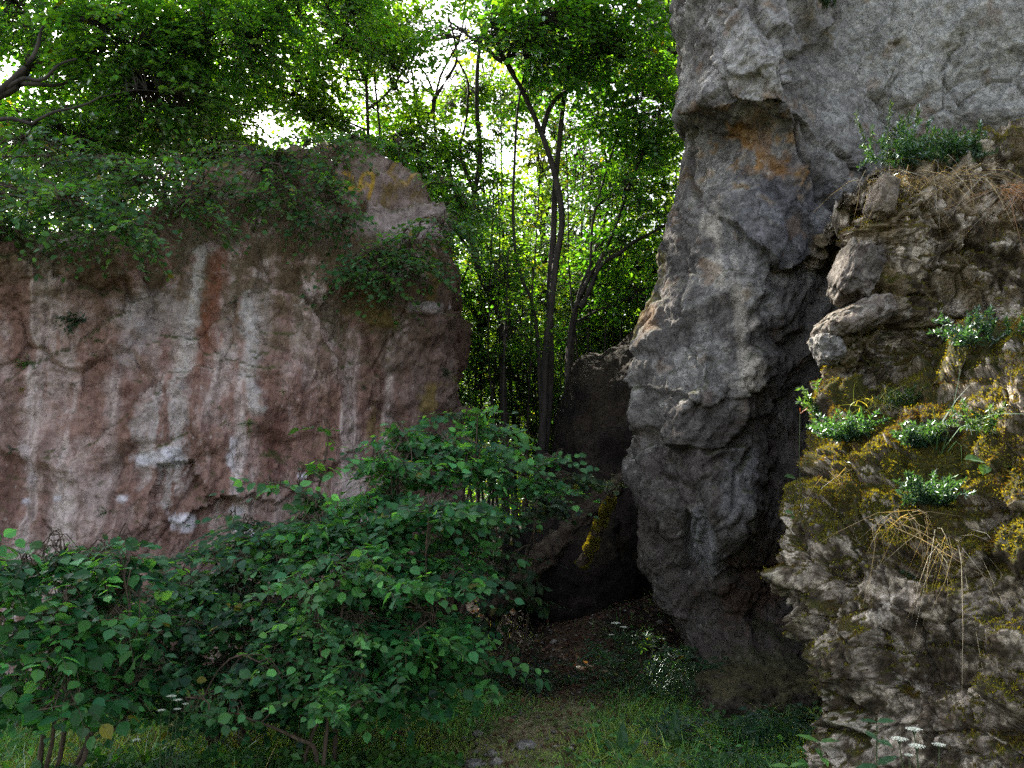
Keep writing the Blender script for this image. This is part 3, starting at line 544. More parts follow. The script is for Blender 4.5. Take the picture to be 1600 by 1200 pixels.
def spray(P0, D, L, n, lsize, kind, rng, droop=.25, tint=(.05, .09, .02), tvar=.35, upn=(0, 0, 1), fill=.9, fan=.9, jit=.35):
    """twigs with alternate leaves lying in one plane: returns leaf mesh, colours, twig curves"""
    S = len(P0); D = unit(D); up = unit(np.array(upn, float)[None] + rng.normal(size=(S, 3)) * jit)
    side = unit(np.cross(up, D)); nrm = unit(np.cross(D, side)); t = (np.arange(n) + .5) / n; L = L * rng.uniform(.7, 1.2, S)
    tw = np.linspace(0, 1, 4); A = P0[:, None] + L[:, None, None] * (tw[None, :, None] * D[:, None]); A[:, :, 2] -= (L * droop)[:, None] * tw[None] ** 2
    pos = P0[:, None] + (L[:, None] * t[None])[..., None] * D[:, None]; pos[:, :, 2] -= (L * droop)[:, None] * t[None] ** 2
    sg = np.where(np.arange(n) % 2 == 0, 1.0, -1.0); sg[-1] = 0
    d = D[:, None] * (.55 + .25 * t[None, :, None]) + side[:, None] * sg[None, :, None] * fan; d = d + rng.normal(size=d.shape) * .22; d[:, :, 2] -= .12 + droop * .5
    nn = nrm[:, None] + rng.normal(size=d.shape) * .33
    size = lsize * rng.uniform(.45, 1.15, (S, n)) * (.8 + .2 * np.sin(np.pi * t))[None]
    keep = (rng.uniform(size=(S, n)) < fill).ravel()
    V, F, k = leaves(pos.reshape(-1, 3)[keep], d.reshape(-1, 3)[keep], nn.reshape(-1, 3)[keep], size.ravel()[keep], kind)
    sv = rng.normal(size=(S, 1)) * .5; lv = rng.normal(size=(S, n)) * .6; g = np.exp((sv + lv) * tvar).ravel()[keep]
    hue = np.clip(rng.normal(size=(S, n)) * .4 + sv, -1, 1).ravel()[keep]
    c = np.array(tint)[None] * g[:, None]; c[:, 0] *= 1 + .25 * hue; c[:, 2] *= 1 - .25 * hue
    old = rng.uniform(size=len(c)) < .008; c[old] = np.array([.16, .15, .02]) * rng.uniform(.4, 1.2, (old.sum(), 1))
    return V, F, np.repeat(c, k, 0), A
def blob_pts(rng, c, r, n, shell=.35):
    q = unit(rng.normal(size=(n, 3))); rad = rng.uniform(shell, 1, n) ** (1 / 2.2); return np.array(c) + q * rad[:, None] * np.array(r)
def plant(name, label, cat, base, stems, blobs, rng, leaf=.08, kind='far', nl=9, L=.45, tint=(.05, .09, .02), group=None, names=('trunk', 'crown'),
          bark=None, wob=.06, droop=.25, upn=(0, 0, 1), tvar=.35, twig_r=.006, fill=.9, mat=None, limbs=2, shell=.35, gate=None, jit=.35, outward=.8):
    """stems: [(points, r0, r1)], blobs: [(centre, radii, number of sprays)] - limbs grow from the nearest stem into each blob"""
    base = np.array(base, float); root = empty(name, base, label, cat, group); tb = []; paths = []
    for pts, r0, r1 in stems:
        Q = smooth_path(pts, max(8, 5 * len(pts)), rng, wob); paths.append(Q); R = np.linspace(r0, r1, len(Q)) * (.8 if r0 > .04 else 1); R[0] *= 1.35
        v, f = tube(Q - base, R, 9 if r0 > .03 else 6); tb.append((v, f)); 
    allp = np.concatenate([q[len(q) // 4:] for q in paths]); allr = np.concatenate([np.linspace(r0, r1, len(q))[len(q) // 4:] for q, (p, r0, r1) in zip(paths, stems)])
    LV, LF, LC, tw = [], [], [], []; off = 0
    for c, r, n in blobs:
        c = np.array(c, float); r = np.array(r, float); limb = []
        for k in range(limbs):
            for _ in range(6):
                e = c + unit(rng.normal(size=3)) * r * .45
                if sunny(e[None])[0]: break
            cost = np.linalg.norm(allp - e, axis=1) + .7 * np.clip(allp[:, 2] - e[2] + .2, 0, 9); j = int(np.argmin(cost)); s = allp[j]
            m = (s + e) / 2 + np.array([0, 0, .12 * np.linalg.norm(e - s)]) + rng.normal(size=3) * .05; Q = smooth_path([s, m, e], 9, rng, wob * .6); limb.append(Q)
            tb.append(tube(Q - base, np.linspace(min(allr[j] * .6, .035), twig_r, 9), 5))
        Lb = np.concatenate([q[3:] for q in limb]); T = blob_pts(rng, c, r, n, shell)
        if gate is not None: T = T[gate(T, rng)]
        T = T[sunny(T + base * 0)]
        if not len(T): continue
        j = np.argmin(((T[:, None] - Lb[None]) ** 2).sum(-1) + rng.uniform(0, .15, (len(T), len(Lb))), 1); s0 = Lb[j]
        D = unit(T - c) * outward + unit(T - s0) * .6 + rng.normal(size=T.shape) * .4; D[:, 2] = D[:, 2] * .45 + .05
        P0 = T - unit(D) * L * .45
        mid = (s0 + P0) / 2; mid[:, 2] += .05; A0 = np.stack([s0, mid, P0], 1); near = np.linalg.norm(P0 - s0, axis=1) < max(1.2, r.max() * 1.2)
        if near.any(): tb.append((lambda vf: (vf[0] - base, vf[1]))(tubes3(A0[near], np.full(near.sum(), twig_r), np.full(near.sum(), twig_r * .6))))
        V, F, cc, A = spray(P0, D, L, nl, leaf, kind, rng, droop, tint, tvar, upn, fill, jit=jit)
        LV.append(V - base); LF.append(F + off); LC.append(cc); off += len(V)
        tb.append((lambda vf: (vf[0] - base, vf[1]))(tubes3(A, np.full(len(A), twig_r * .6), np.full(len(A), twig_r * .25))))
    v, f = join(tb); mk(names[0], v, f, bark or M_bark, root)
    if LV: mk(names[1], np.concatenate(LV), np.concatenate(LF), mat or M_leaf, root, col=np.concatenate(LC), smooth=False)
    return root
def ground_pt(px, Y):
    q = at(px, 900, Y); return np.array([q[0], Y, float(gz(q[0], Y))])
def pth(Y, *pp):      # a stem written as picture positions at about one distance
    Ys = Y if isinstance(Y, (list, tuple)) else [Y] * len(pp); return [at(x, y, yy) for (x, y), yy in zip(pp, Ys)]
def bl(px, py, Y, rx, ry, rd, n, k=1.0): # ellipsoid centre from the photo, radii in metres
    return (at(px, py, Y), (rx, rd, ry), int(n * (2.3 if py < 260 and Y > 7.9 else 1.3 if Y > 7.9 else 1) * k))
G_LIT, G_MID, G_DK = (.066, .160, .013), (.052, .158, .018), (.032, .105, .024)
SUNV = np.array(sdir)
SPOTS = [(at(1385, 630, 4.3), .6), (at(1310, 495, 4.9), .45), (at(1045, 430, 7.3), .6), (at(935, 820, 8.1), .36), (at(1020, 500, 7.2), .5), (at(1560, 640, 4.0), .35)]
def sunny(P):      # true where a point leaves the few sun shafts free
    ok = np.ones(len(P), bool)
    for s, r in SPOTS:
        v = P - s; t = v @ SUNV; d = np.linalg.norm(v - t[:, None] * SUNV, axis=1); ok &= ~((d < r) & (t > .4))
    return ok
# ------------------------------------------------------------------ the clump of trees in the gap
R_ = np.random.default_rng
def grow(px, Y): return ground_pt(px, Y) - np.array([0, 0, .1])
Yt = 10.6
plant("tree", "tall tree in the gap whose dark stem forks in a wide V", "tree", grow(862, Yt),
      [([grow(845, Yt)] + pth(Yt, (850, 560), (866, 430), (872, 340), (860, 260), (846, 208), (818, 150), (785, 95), (770, 20), (765, -80)), .085, .028), ([grow(855, Yt)] + pth(Yt, (838, 520), (815, 430), (800, 320), (806, 200), (830, 60)), .04, .012), ([grow(862, Yt)] + pth(Yt + .3, (890, 540), (925, 420), (930, 320), (965, 200), (1010, 90)), .045, .012),
       (pth(Yt, (846, 208), (862, 165), (900, 115), (905, 70), (898, 30), (915, -40)), .05, .02),
       ([grow(850, Yt + .2)] + pth(Yt + .2, (858, 520), (870, 400), (874, 300), (880, 180), (890, 60), (892, -80)), .085, .03),
       (pth(Yt, (785, 95), (740, 60), (700, 30)), .035, .012), (pth(Yt, (905, 112), (940, 70), (990, 30)), .03, .01)],
      [bl(760, 60, 10.2, 1.1, .55, .9, 150), bl(860, 60, 10.0, 1.0, .6, .9, 170), bl(960, 60, 10.2, .9, .7, .9, 190), bl(1010, 170, 10.6, .55, .6, .7, 110), bl(930, -90, 10, 1.5, .7, 1.2, 160), bl(740, -110, 10.2, 1.3, .7, 1.2, 140),
       bl(800, 140, 10.8, .7, .3, .6, 60), bl(985, 290, 10.8, .6, .35, .6, 60), bl(940, 180, 10.6, .4, .3, .5, 30)], R_(11), leaf=0.111, L=.5, nl=9, tint=G_MID)
plant("tree", "leaning tree in the gap whose stem bows out to the right towards the cliff edge", "tree", grow(875, 10.9),
      [([grow(872, 10.9)] + pth(10.9, (885, 540), (915, 450), (945, 395), (965, 330), (990, 270), (1020, 215), (1060, 190)), .058, .018),
       (pth(10.9, (905, 480), (935, 425), (975, 385), (1030, 362), (1075, 335)), .05, .02), ([grow(880, 11.2)] + pth(11.2, (900, 500), (930, 400), (950, 300), (935, 180), (950, 80)), .05, .015)],
      [bl(1010, 330, 11, .6, .3, .6, 50), bl(960, 390, 11.2, .6, .35, .6, 70), bl(990, 460, 11.5, .6, .4, .6, 80), bl(1000, 240, 11.3, .5, .3, .5, 40)], R_(12), leaf=0.104, L=.45, tint=G_MID)
plant("tree", "dark crooked tree standing right behind the end of the red rock wall", "tree", grow(775, 11.3),
      [([grow(790, 11.3)] + pth(11.3, (782, 540), (770, 480), (748, 420), (735, 370), (742, 300), (752, 220), (745, 120), (760, 20), (760, -100)), .085, .025),
       (pth(11.3, (735, 370), (712, 300), (690, 240), (660, 190), (640, 100)), .05, .015), (pth(11.3, (742, 300), (720, 240), (735, 150), (700, 60)), .03, .01)],
      [bl(690, 332, 10.4, .4, .3, .4, 60), bl(700, 330, 11.2, .55, .35, .6, 60), bl(770, 300, 11.4, .5, .35, .6, 45), bl(640, 60, 11.3, 1.2, .5, .9, 120), bl(600, -60, 11.3, 1.5, .6, 1, 140), bl(650, 200, 11.5, .7, .35, .6, 60), bl(740, 130, 11.8, .6, .45, .6, 50), bl(760, 440, 11.5, .6, .35, .6, 70), bl(700, 150, 11.5, .5, .3, .6, 30)], R_(13), leaf=0.104, L=.45, tint=G_LIT)
for i, (px, Y, top, lean, lab) in enumerate(((742, 11.9, 330, 8, "thin straight sapling hugging the dark right end of the red rock wall"), (800, 10.4, 390, -6, "slender pole sapling just left of the forked tree"),
        (812, 12.2, 120, -30, "tall thin stem leaning left between the forked tree and the red wall"), (905, 12, 250, 20, "thin sapling between the forked tree and the leaning tree"), (925, 13, 80, -10, "tall straight young tree behind the leaning tree"))):
    b = grow(px, Y); e = at(px + lean, top, Y)
    plant("sapling", lab, "sapling", b, [([b, (b + e) / 2 + R_(50 + i).normal(size=3) * .08, e], .028, .009)], [bl(px + lean, top + 40, Y, .45, .5, .5, 40), bl(px + lean * .5, (top + 620) / 2, Y, .5, .5, .5, 45), bl(px, 520, Y + .2, .5, .35, .5, 45)], R_(60 + i), leaf=.075, L=.4, tint=(G_LIT, G_MID)[i % 2], limbs=3)
for i, (px, Y, top, lean, lab) in enumerate(((758, 11.0, 300, 14, "thin dark pole stem right of the wall end, leaning slightly right"), (788, 11.6, 200, -18, "thin dark pole stem left of the forked tree, crossing the crooked tree"), (824, 11.2, 240, 22, "thin pole stem just left of the forked trunk, leaning towards it"),
        (893, 11.5, 180, -14, "thin pole stem close on the right of the forked trunk"), (918, 11.8, 300, 40, "thin pole stem leaning right beside the dark boulder"), (948, 12.4, 260, 30, "thin pole stem above the left shoulder of the dark boulder"), (838, 13.2, 330, 8, "distant thin stem seen between the forked stems"), (970, 13.0, 250, -40, "pale distant trunk near the cliff edge leaning left"))):
    b = grow(px, Y); e = at(px + lean, top, Y)
    plant("sapling", lab, "sapling", b, [([b, (b * 2 + e) / 3 + R_(150 + i).normal(size=3) * .07, (b + 2 * e) / 3 + R_(170 + i).normal(size=3) * .07, e], .022, .008)], [bl(px + lean, top + 20, Y, .5, .4, .5, 30), bl(px + lean * .5, (top + 560) / 2, Y + .2, .5, .5, .5, 30)], R_(160 + i), leaf=.075, L=.4, tint=(G_LIT, G_MID)[i % 2], limbs=2)
# ------------------------------------------------------------------ trees above and behind the red wall
def gaps(P, rng):     # the crowns stay thin where the open sky shows between them
    px, py = proj(P); k = np.zeros(len(P))
    for cx, cy_, rx, ry, a in ((425, 195, 55, 28, .7), (560, 130, 55, 45, .55), (640, 170, 50, 55, .45), (25, 125, 32, 40, .55), (225, 140, 30, 35, .8), (95, 160, 22, 14, .4), (350, 110, 30, 20, .4), (730, 185, 30, 30, .7), (500, 60, 60, 25, .4), (660, 110, 25, 40, .5), (1040, 225, 22, 16, .9), (820, 220, 40, 35, .4), (230, 225, 26, 12, .8), (960, 290, 30, 25, .6)):
        k = np.maximum(k, a * (np.hypot((px - cx) / rx, (py - cy_) / ry) < 1))
    return rng.uniform(size=len(P)) > k
Z4 = 4.1
def rim(px, Y, z=Z4): q = at(px, 300, Y); return np.array([q[0], Y, z])
plant("tree", "dark leaning tree at the left edge with long bare limbs reaching over the wall", "tree", rim(-60, 8.6),
      [([rim(-90, 8.4, 3.9)] + pth(8.4, (-40, 190), (20, 130), (60, 70), (90, 10), (110, -80)), .11, .04), (pth(7.4, (-60, 185), (0, 188), (60, 182), (110, 168), (155, 152)), .028, .008), (pth(7.4, (-30, 160), (20, 132), (70, 118), (120, 92)), .03, .01), (pth(7.4, (-60, 200), (0, 150), (45, 95), (70, 40)), .038, .014), (pth(8.8, (-80, 120), (-10, 90), (60, 60)), .02, .01), (pth(8.4, (-40, 196), (30, 190), (90, 172), (150, 155), (210, 130)), .045, .015), (pth(8.4, (-10, 150), (40, 128), (100, 128), (150, 105)), .035, .012),
       (pth(8.4, (20, 130), (60, 100), (110, 95), (180, 70)), .035, .012)],
      [bl(60, 30, 8.2, .9, .35, .8, 110), bl(200, 60, 8.0, .9, .4, .8, 220), bl(250, 150, 8.3, .8, .4, .7, 200), bl(120, 130, 8.9, .7, .3, .5, 60), bl(110, 215, 8.6, .9, .3, .7, 130), bl(360, 60, 8.2, .8, .4, .8, 160), bl(0, -80, 8.2, 1.4, .5, 1.2, 200), bl(20, 90, 9.0, .7, .5, .5, 90), bl(10, 180, 9.2, .6, .3, .5, 70), bl(330, -80, 8, 1.6, .5, 1.2, 260), bl(500, 10, 8.4, .8, .35, .8, 120), bl(560,-110, 8.6, 1.4,.5,1.2, 150)],
      R_(21), leaf=0.091, L=.42, nl=10, tint=G_MID, gate=gaps, droop=.4)
plant("tree", "straight dark trunk rising from the top of the red wall behind the hanging leaves", "tree", rim(193, 9.6),
      [([rim(193, 9.6)] + pth(9.6, (195, 200), (190, 120), (200, 40), (195, -60)), .075, .03), (pth(9.6, (195, 200), (250, 150), (300, 90)), .03, .01)],
      [bl(300, 150, 9.6, .9, .35, .8, 150), bl(170, 190, 9.8, .8, .3, .7, 110), bl(330, 230, 9.8, .8, .22, .7, 120), bl(420, 90, 10, .9, .45, .8, 130), bl(470, 140, 10, .6, .3, .7, 60), bl(400, 190, 10.2, .8, .3, .6, 60), bl(500, 170, 10.4, .5, .3, .6, 40), bl(540, 60, 10, .8, .4, .8, 110), bl(250, 20, 10, 1.4, .5, 1, 150)], R_(22), leaf=0.091, L=.42, nl=10, tint=G_LIT, gate=gaps, droop=.35)
plant("tree", "thin twin stemmed tree on top of the red wall above the faded yellow letters", "tree", grow(575, 10.9),
      [([grow(573, 10.9)] + pth(10.5, (575, 200), (572, 120), (590, 40), (600, -60)), .05, .02), ([grow(590, 10.9)] + pth(10.6, (588, 190), (560, 110), (540, 30), (520, -60)), .03, .01), (pth(10.5, (575, 170), (620, 130), (665, 60)), .02, .008)],
      [bl(520, 130, 10.6, .6, .5, .7, 70), bl(620, 110, 10.6, .7, .6, .7, 90), bl(560, 30, 10.6, 1, .5, .8, 120), bl(650, 230, 10.8, .6, .3, .6, 60), bl(500, 190, 10.4, .5, .2, .5, 50)], R_(23), leaf=0.085, L=.4, tint=G_LIT, gate=gaps)
plant("tree", "bent tree with crooked crossing limbs beside the end of the red wall top", "tree", grow(668, 11.2),
      [([grow(665, 11.2)] + pth(11.2, (668, 240), (676, 180), (676, 130), (640, 80), (600, 20)), .05, .015), (pth(11.2, (676, 160), (710, 90), (700, 20)), .03, .01), ([grow(700, 11.4)] + pth(11.4, (700, 260), (680, 200), (690, 120), (720, 60), (730, -20)), .04, .012)],
      [bl(690, 60, 11.3, .9, .5, .8, 120), bl(600, 150, 11.6, .8, .5, .7, 60), bl(700, 120, 12, .8, .6, .7, 70), bl(640, 30, 12, 1, .6, .8, 80), bl(650, 150, 11.4, .5, .4, .6, 40), bl(720, 240, 11.4, .5, .3, .6, 55), bl(700, -60, 11.3, 1.2, .5, 1, 120)], R_(24), leaf=0.091, L=.4, tint=G_LIT, gate=gaps)
# ------------------------------------------------------------------ woodland behind: a few young trees, copied
def forest_tree(seed, H, tint):
    r = R_(seed); st = [([np.zeros(3), np.array([.1, 0, H * .35]), np.array([r.normal() * .3, 0, H * .7]), np.array([r.normal() * .5, 0, H])], .10, .02)]
    for k in range(3):
        a = r.uniform(0, 6.28); z = H * r.uniform(.25, .5); st.append(([np.array([.05, 0, z]), np.array([math.cos(a) * 1.0, math.sin(a) * 1.0, z + 1.3])], .035, .012))
    bs = []
    for k in range(11):
        a = k * 2.4 + r.uniform(0, 1); z = H * (.18 + .8 * k / 10); rr = r.uniform(.5, 1.5) * (1.1 - .5 * k / 10); bs.append(((math.cos(a) * rr, math.sin(a) * rr, z), (1.25, 1.25, .7), 120))
    return plant("tree", None, "tree", (0, 0, 0), st, bs, r, leaf=.13, L=.62, nl=9, tint=tint, limbs=2, tvar=.45, twig_r=.008)
def copy_tree(o, parent=None):
    c = o.copy(); C.objects.link(c); c.parent = parent
    for ch in list(o.children): copy_tree(ch, c)
    return c
protos = [forest_tree(31, 7.5, G_LIT), forest_tree(32, 9.0, (.07, .12, .02)), forest_tree(33, 6.5, (.05, .105, .02)), forest_tree(34, 8.2, G_LIT)]
rg = R_(77); spots = []
for (x0, x1, Y0, Y1, n) in ((-.5, 5.5, 14, 16.5, 6), (0, 8, 18, 24, 8), (-13, -4, 16, 20, 8), (-20, -3, 24, 32, 12), (-5, 14, 28, 44, 16)):
    for k in range(n): spots.append((x0 + (x1 - x0) * (k + rg.uniform(.1, .9)) / n, rg.uniform(Y0, Y1)))
for i, (x, y) in enumerate(spots):
    o = protos[i] if i < 4 else copy_tree(protos[i % 4])
    o.location = (x, y, float(gz(x, y)) - .1); o.rotation_euler[2] = rg.uniform(0, 6.28); s = rg.uniform(.8, 1.15); o.scale = (s, s, s)
    o['label'] = "young leafy woodland tree in the sunlit wood behind the rocks"; o['group'] = "woodland trees far behind the rocks"
# green thicket on the plateau behind the wall top; unseen bushes added to stop sun patches
for i, (px, py, Y, rx, ry, n, lab) in enumerate(((40, 235, 9.6, 1.3, .55, 260, "thicket of small leaves behind the hanging branches at the far left of the wall top"), (190, 260, 9.8, 1.0, .5, 200, "thicket around the straight trunk on top of the red wall"), (330, 250, 9.4, .9, .35, 150, "low thicket on the wall top under the open patch of sky"), (110, 320, 8.9, 1.2, .35, 170, "low dark bush behind the drooping shrub on the wall top"), (590, 262, 11.0, 1.2, .55, 170, "unseen dense bush added behind the right shoulder of the wall top to block sun"), (612, 315, 11.2, 1.0, 1.0, 420, "unseen dense bush added right behind the wall to block sun"), (690, 590, 11.4, .6, 1.0, 300, "unseen low bush added behind the wall end to block sun"), (660, 520, 12.4, .9, 1.2, 300, "unseen taller bush added behind the wall end and the low bush to block sun"), (685, 400, 11.5, .7, 1.0, 330, "unseen bush added behind the right end of the wall to block sun"), (-120, 300, 9.2, 1.2, .9, 150, "bush at the left picture edge on the wall top"))):
    b = rim(px, Y); c = at(px, py, Y)
    plant("shrub", lab, "shrub", b, [([b, (b + c) / 2 + [.1, 0, 0], c], .03, .01), ([b, c + [.5, 0, 0]], .025, .01), ([b, c + [-.5, 0, .1]], .025, .01)], [(c, (rx, .8, ry), n), (c + [.3, .3, .1], (rx, .6, ry * .8), n // 2)], R_(85 + i), leaf=.075, L=.42, tint=G_MID, names=('stem', 'foliage'))
# bushy undergrowth low in the gap
for i, (px, py, Y, rx, ry, n, lab) in enumerate(((745, 500, 12.0, .5, .8, 170, "tall shaded shrub growing against the back of the wall end"), (835, 590, 11.9, .6, .6, 170, "dark shrub of fine leaves low in the gap between the pole stems"), (770, 590, 12.2, .8, .6, 160, "leafy undergrowth shrub in the gap beside the wall end"), (930, 480, 13.2, 1.0, .8, 150, "sunlit bright green shrub rising behind the dark boulder"), (850, 560, 12.4, .8, .6, 110, "shrub of small leaves around the base of the forked tree"), (1000, 430, 13.6, .8, .9, 130, "sunlit shrub behind the cliff edge above the dark boulder"))):
    b = grow(px, Y); c = at(px, py, Y)
    plant("shrub", lab, "shrub", b, [([b, (b + c) / 2, c], .03, .01), ([b, (b + c) / 2 + [.3, 0, 0], c + [.4, 0, .2]], .025, .01), ([b, c + [-.4, 0, .1]], .025, .01)], [(c, (rx, .7, ry), n), (c - [0, 0, ry], (rx, .7, ry * .8), n // 2)], R_(90 + i), leaf=.075, L=.42, tint=((.03, .09, .016), (.03, .085, .018), (.035, .10, .016), (.06, .14, .015), (.035, .10, .018), (.065, .15, .015))[i], names=('stem', 'foliage'))
# ------------------------------------------------------------------ shrubs hanging over the wall top
HG = "leafy branches hanging over the wall top"
def hanger(label, base, blobs, seed, tint=G_DK, leaf=.07, kind='ovate', droop=.55, **k):
    b = np.array(base); st = []
    blobs = [(c, (r[0] * 1.1, r[1] * 1.1, r[2] * .8), int(n * .55)) for c, r, n in blobs]
    for c, r, n in blobs: st.append(([b, (b + c) / 2 + np.array([0, -.05, .2]), c], .02, .007))
    return plant("shrub", label, "shrub", b, st, blobs, R_(seed), leaf=leaf, kind=kind, nl=11, L=.5, tint=tint, droop=droop, names=('stem', 'foliage'), bark=M_twig, limbs=2, upn=(0, -.45, 1), **k)
hanger("broad dark shrub drooping over the top left corner of the red wall", rim(-120, 7.4, 4.3), [bl(-60, 290, 6.6, .7, .35, .5, 110), bl(40, 300, 6.5, .6, .3, .5, 120), bl(120, 320, 6.4, .5, .22, .4, 85), bl(200, 360, 6.3, .33, .12, .3, 34), bl(60, 240, 7.0, .7, .3, .6, 110), bl(-20, 350, 6.6, .5, .15, .3, 50), bl(160, 345, 6.4, .4, .14, .3, 50)], 101)
hanger("leafy shrub trailing down the red wall above its long rusty stain", rim(260, 7.9, 4.6), [bl(230, 280, 6.9, .5, .28, .4, 70), bl(290, 265, 7.0, .5, .2, .4, 45), bl(290, 320, 6.9, .33, .14, .3, 40), bl(180, 265, 7.2, .5, .25, .4, 80)], 102, leaf=.065)
hanger("shrub with small leaves hanging in the middle of the wall top", rim(420, 8.2, 4.7), [bl(400, 270, 7.3, .55, .2, .4, 50), bl(455, 300, 7.3, .35, .16, .3, 28), bl(370, 245, 7.6, .5, .18, .4, 60), bl(440, 250, 7.6, .5, .18, .4, 65), bl(350, 300, 7.3, .4, .12, .3, 35), bl(400, 315, 7.25, .25, .1, .2, 20)], 103, leaf=.06)
hanger("shrub hanging left of the faded yellow letters", rim(500, 8.5, 4.9), [bl(500, 230, 7.7, .45, .18, .4, 70), bl(510, 300, 7.5, .28, .3, .25, 60), bl(530, 350, 7.5, .28, .22, .25, 50), bl(470, 330, 7.4, .3, .12, .2, 25)], 104, leaf=.055)
hanger("small shrub growing on the ledge below the pale patch of wall", at(620, 420, 7.8), [bl(600, 400, 7.5, .45, .14, .3, 75), bl(650, 375, 7.5, .45, .12, .3, 60), bl(580, 430, 7.5, .3, .12, .25, 45), bl(690, 345, 7.7, .4, .12, .3, 45), bl(640, 410, 7.5, .3, .14, .3, 45), bl(600, 455, 7.55, .16, .16, .15, 20), bl(545, 420, 7.5, .18, .1, .15, 14)], 105, leaf=.06, tint=G_DK)
hanger("low shrub fringing the sloping right shoulder of the red wall", rim(640, 8.9, 4.6), [bl(560, 215, 8.3, .35, .1, .3, 34), bl(620, 235, 8.3, .35, .1, .3, 30), bl(690, 285, 8.5, .28, .14, .3, 36), bl(720, 320, 8.7, .3, .2, .3, 42), bl(760, 330, 9.2, .45, .2, .4, 55)], 106, leaf=.06, tint=G_MID)
# ------------------------------------------------------------------ shrubs in front of the wall
def bush(label, bpx, Y, blobs, seed, leaf, tint=G_DK, nst=5, kind='ovate', L=.42, nl=9, droop=.25, **k):
    b = ground_pt(bpx, Y); r = R_(seed + 1); st = []
    fl = []                                     # break every mass into a few flat layered branches with dark gaps between
    for c, q, n in blobs:
        o = r.normal(size=3) * np.array(q) * .9; fl.append((np.array(c) + o, (q[0] * .6, q[1] * .6, q[2] * .35), max(2, int(n * .07))))
        for z in range(3): o = r.normal(size=3) * np.array(q) * .42; fl.append((np.array(c) + o + [0, 0, (z - 1) * q[2] * .75], (q[0] * .72, q[1] * .8, q[2] * .30), max(4, int(n * .38))))
    blobs = fl
    idx = np.linspace(0, len(blobs) - 1, min(nst, len(blobs))).astype(int)
    for j in idx:
        c = np.array(blobs[j][0]); o = b + np.array([r.normal() * .08, r.normal() * .05, -.05]); m = o * .55 + c * .45 + np.array([0, .05, .12]); st.append(([o, m, c], .016, .006))
    return plant("shrub", label, "shrub", b, st, blobs, R_(seed), leaf=leaf, kind=kind, nl=nl, L=L, tint=tint, droop=droop, names=('stem', 'foliage'), bark=M_twig, upn=(0, -.45, 1), twig_r=.004, outward=1.0, limbs=1, shell=.2, jit=.3, tvar=.62, **k)
bush("large spreading hazel shrub with layered leaves between the red wall and the path", 690, 6.3,
     [bl(640, 690, 5.8, .30, .08, .3, 34), bl(700, 705, 5.7, .35, .12, .35, 50), bl(780, 690, 6.2, .40, .16, .35, 55), bl(838, 742, 6.4, .33, .12, .3, 34), bl(600, 720, 5.6, .30, .1, .3, 40), bl(675, 760, 5.5, .45, .16, .4, 80), bl(570, 760, 5.4, .30, .12, .3, 50), bl(745, 770, 6.2, .36, .2, .3, 45),
      bl(620, 810, 5.3, .42, .16, .4, 90), bl(560, 870, 5.2, .40, .18, .4, 80), bl(635, 880, 5.1, .40, .18, .4, 95), bl(665, 920, 5.3, .30, .16, .35, 55), bl(600, 950, 5.0, .42, .18, .4, 85), bl(650, 990, 5.0, .34, .16, .35, 70), bl(540, 1010, 4.9, .38, .16, .4, 60), bl(640, 1050, 4.9, .36, .14, .3, 50), bl(700, 860, 5.8, .2, .12, .3, 24), bl(710, 820, 6.2, .35, .2, .3, 40), bl(580, 1060, 5.1, .4, .14, .3, 60), bl(640, 1060, 5.2, .38, .12, .3, 55), bl(675, 1000, 5.4, .22, .14, .3, 35), bl(640, 960, 5.4, .5, .25, .3, 80), bl(480, 960, 5.3, .35, .2, .3, 50)],
     201, .072, (.034, .125, .040), nst=8)
bush("hazel shrub with broad round leaves at the lower left corner", 90, 4.6,
     [bl(130, 880, 4.4, .34, .12, .3, 38), bl(60, 900, 4.3, .22, .12, .25, 30), bl(200, 880, 4.5, .24, .1, .25, 26), bl(30, 980, 4.1, .30, .18, .3, 46), bl(130, 960, 4.2, .30, .16, .3, 40), bl(60, 1060, 4.0, .32, .16, .3, 46), bl(210, 960, 4.4, .25, .14, .3, 28), bl(-60, 960, 4.0, .3, .3, .3, 40), bl(150, 1040, 4.2, .28, .16, .3, 40), bl(90, 1000, 4.5, .45, .25, .3, 60), bl(40, 1090, 4.3, .3, .1, .3, 26), bl(220, 1060, 4.5, .25, .12, .25, 30)],
     202, .076, (.030, .110, .036), nst=5, L=.36, nl=7)
bush("sparse upright sapling with a row of leaves against the pale rock", 488, 5.6, [bl(490, 745, 5.5, .10, .16, .1, 9), bl(485, 820, 5.5, .16, .16, .15, 12), bl(470, 880, 5.5, .25, .14, .2, 20)], 203, .085, G_DK, nst=2, L=.3, nl=6)
bush("dense dark green shrub between the corner hazel and the large hazel", 370, 5.5,
     [bl(350, 840, 5.5, .32, .08, .25, 34), bl(420, 865, 5.4, .38, .12, .3, 60), bl(330, 910, 5.2, .34, .12, .3, 50), bl(280, 950, 5.0, .30, .14, .3, 46), bl(420, 930, 5.1, .38, .14, .3, 62), bl(330, 1010, 4.8, .38, .14, .3, 62), bl(450, 985, 4.9, .28, .13, .3, 46), bl(240, 1030, 4.7, .30, .12, .3, 45), bl(400, 1060, 4.7, .3, .1, .3, 40), bl(290, 880, 5.4, .3, .1, .25, 32), bl(320, 1080, 4.9, .4, .12, .3, 50), bl(430, 1090, 4.9, .35, .08, .3, 40), bl(380, 980, 5.3, .5, .25, .3, 70)],
     204, .068, (.026, .090, .036), nst=6, L=.36)
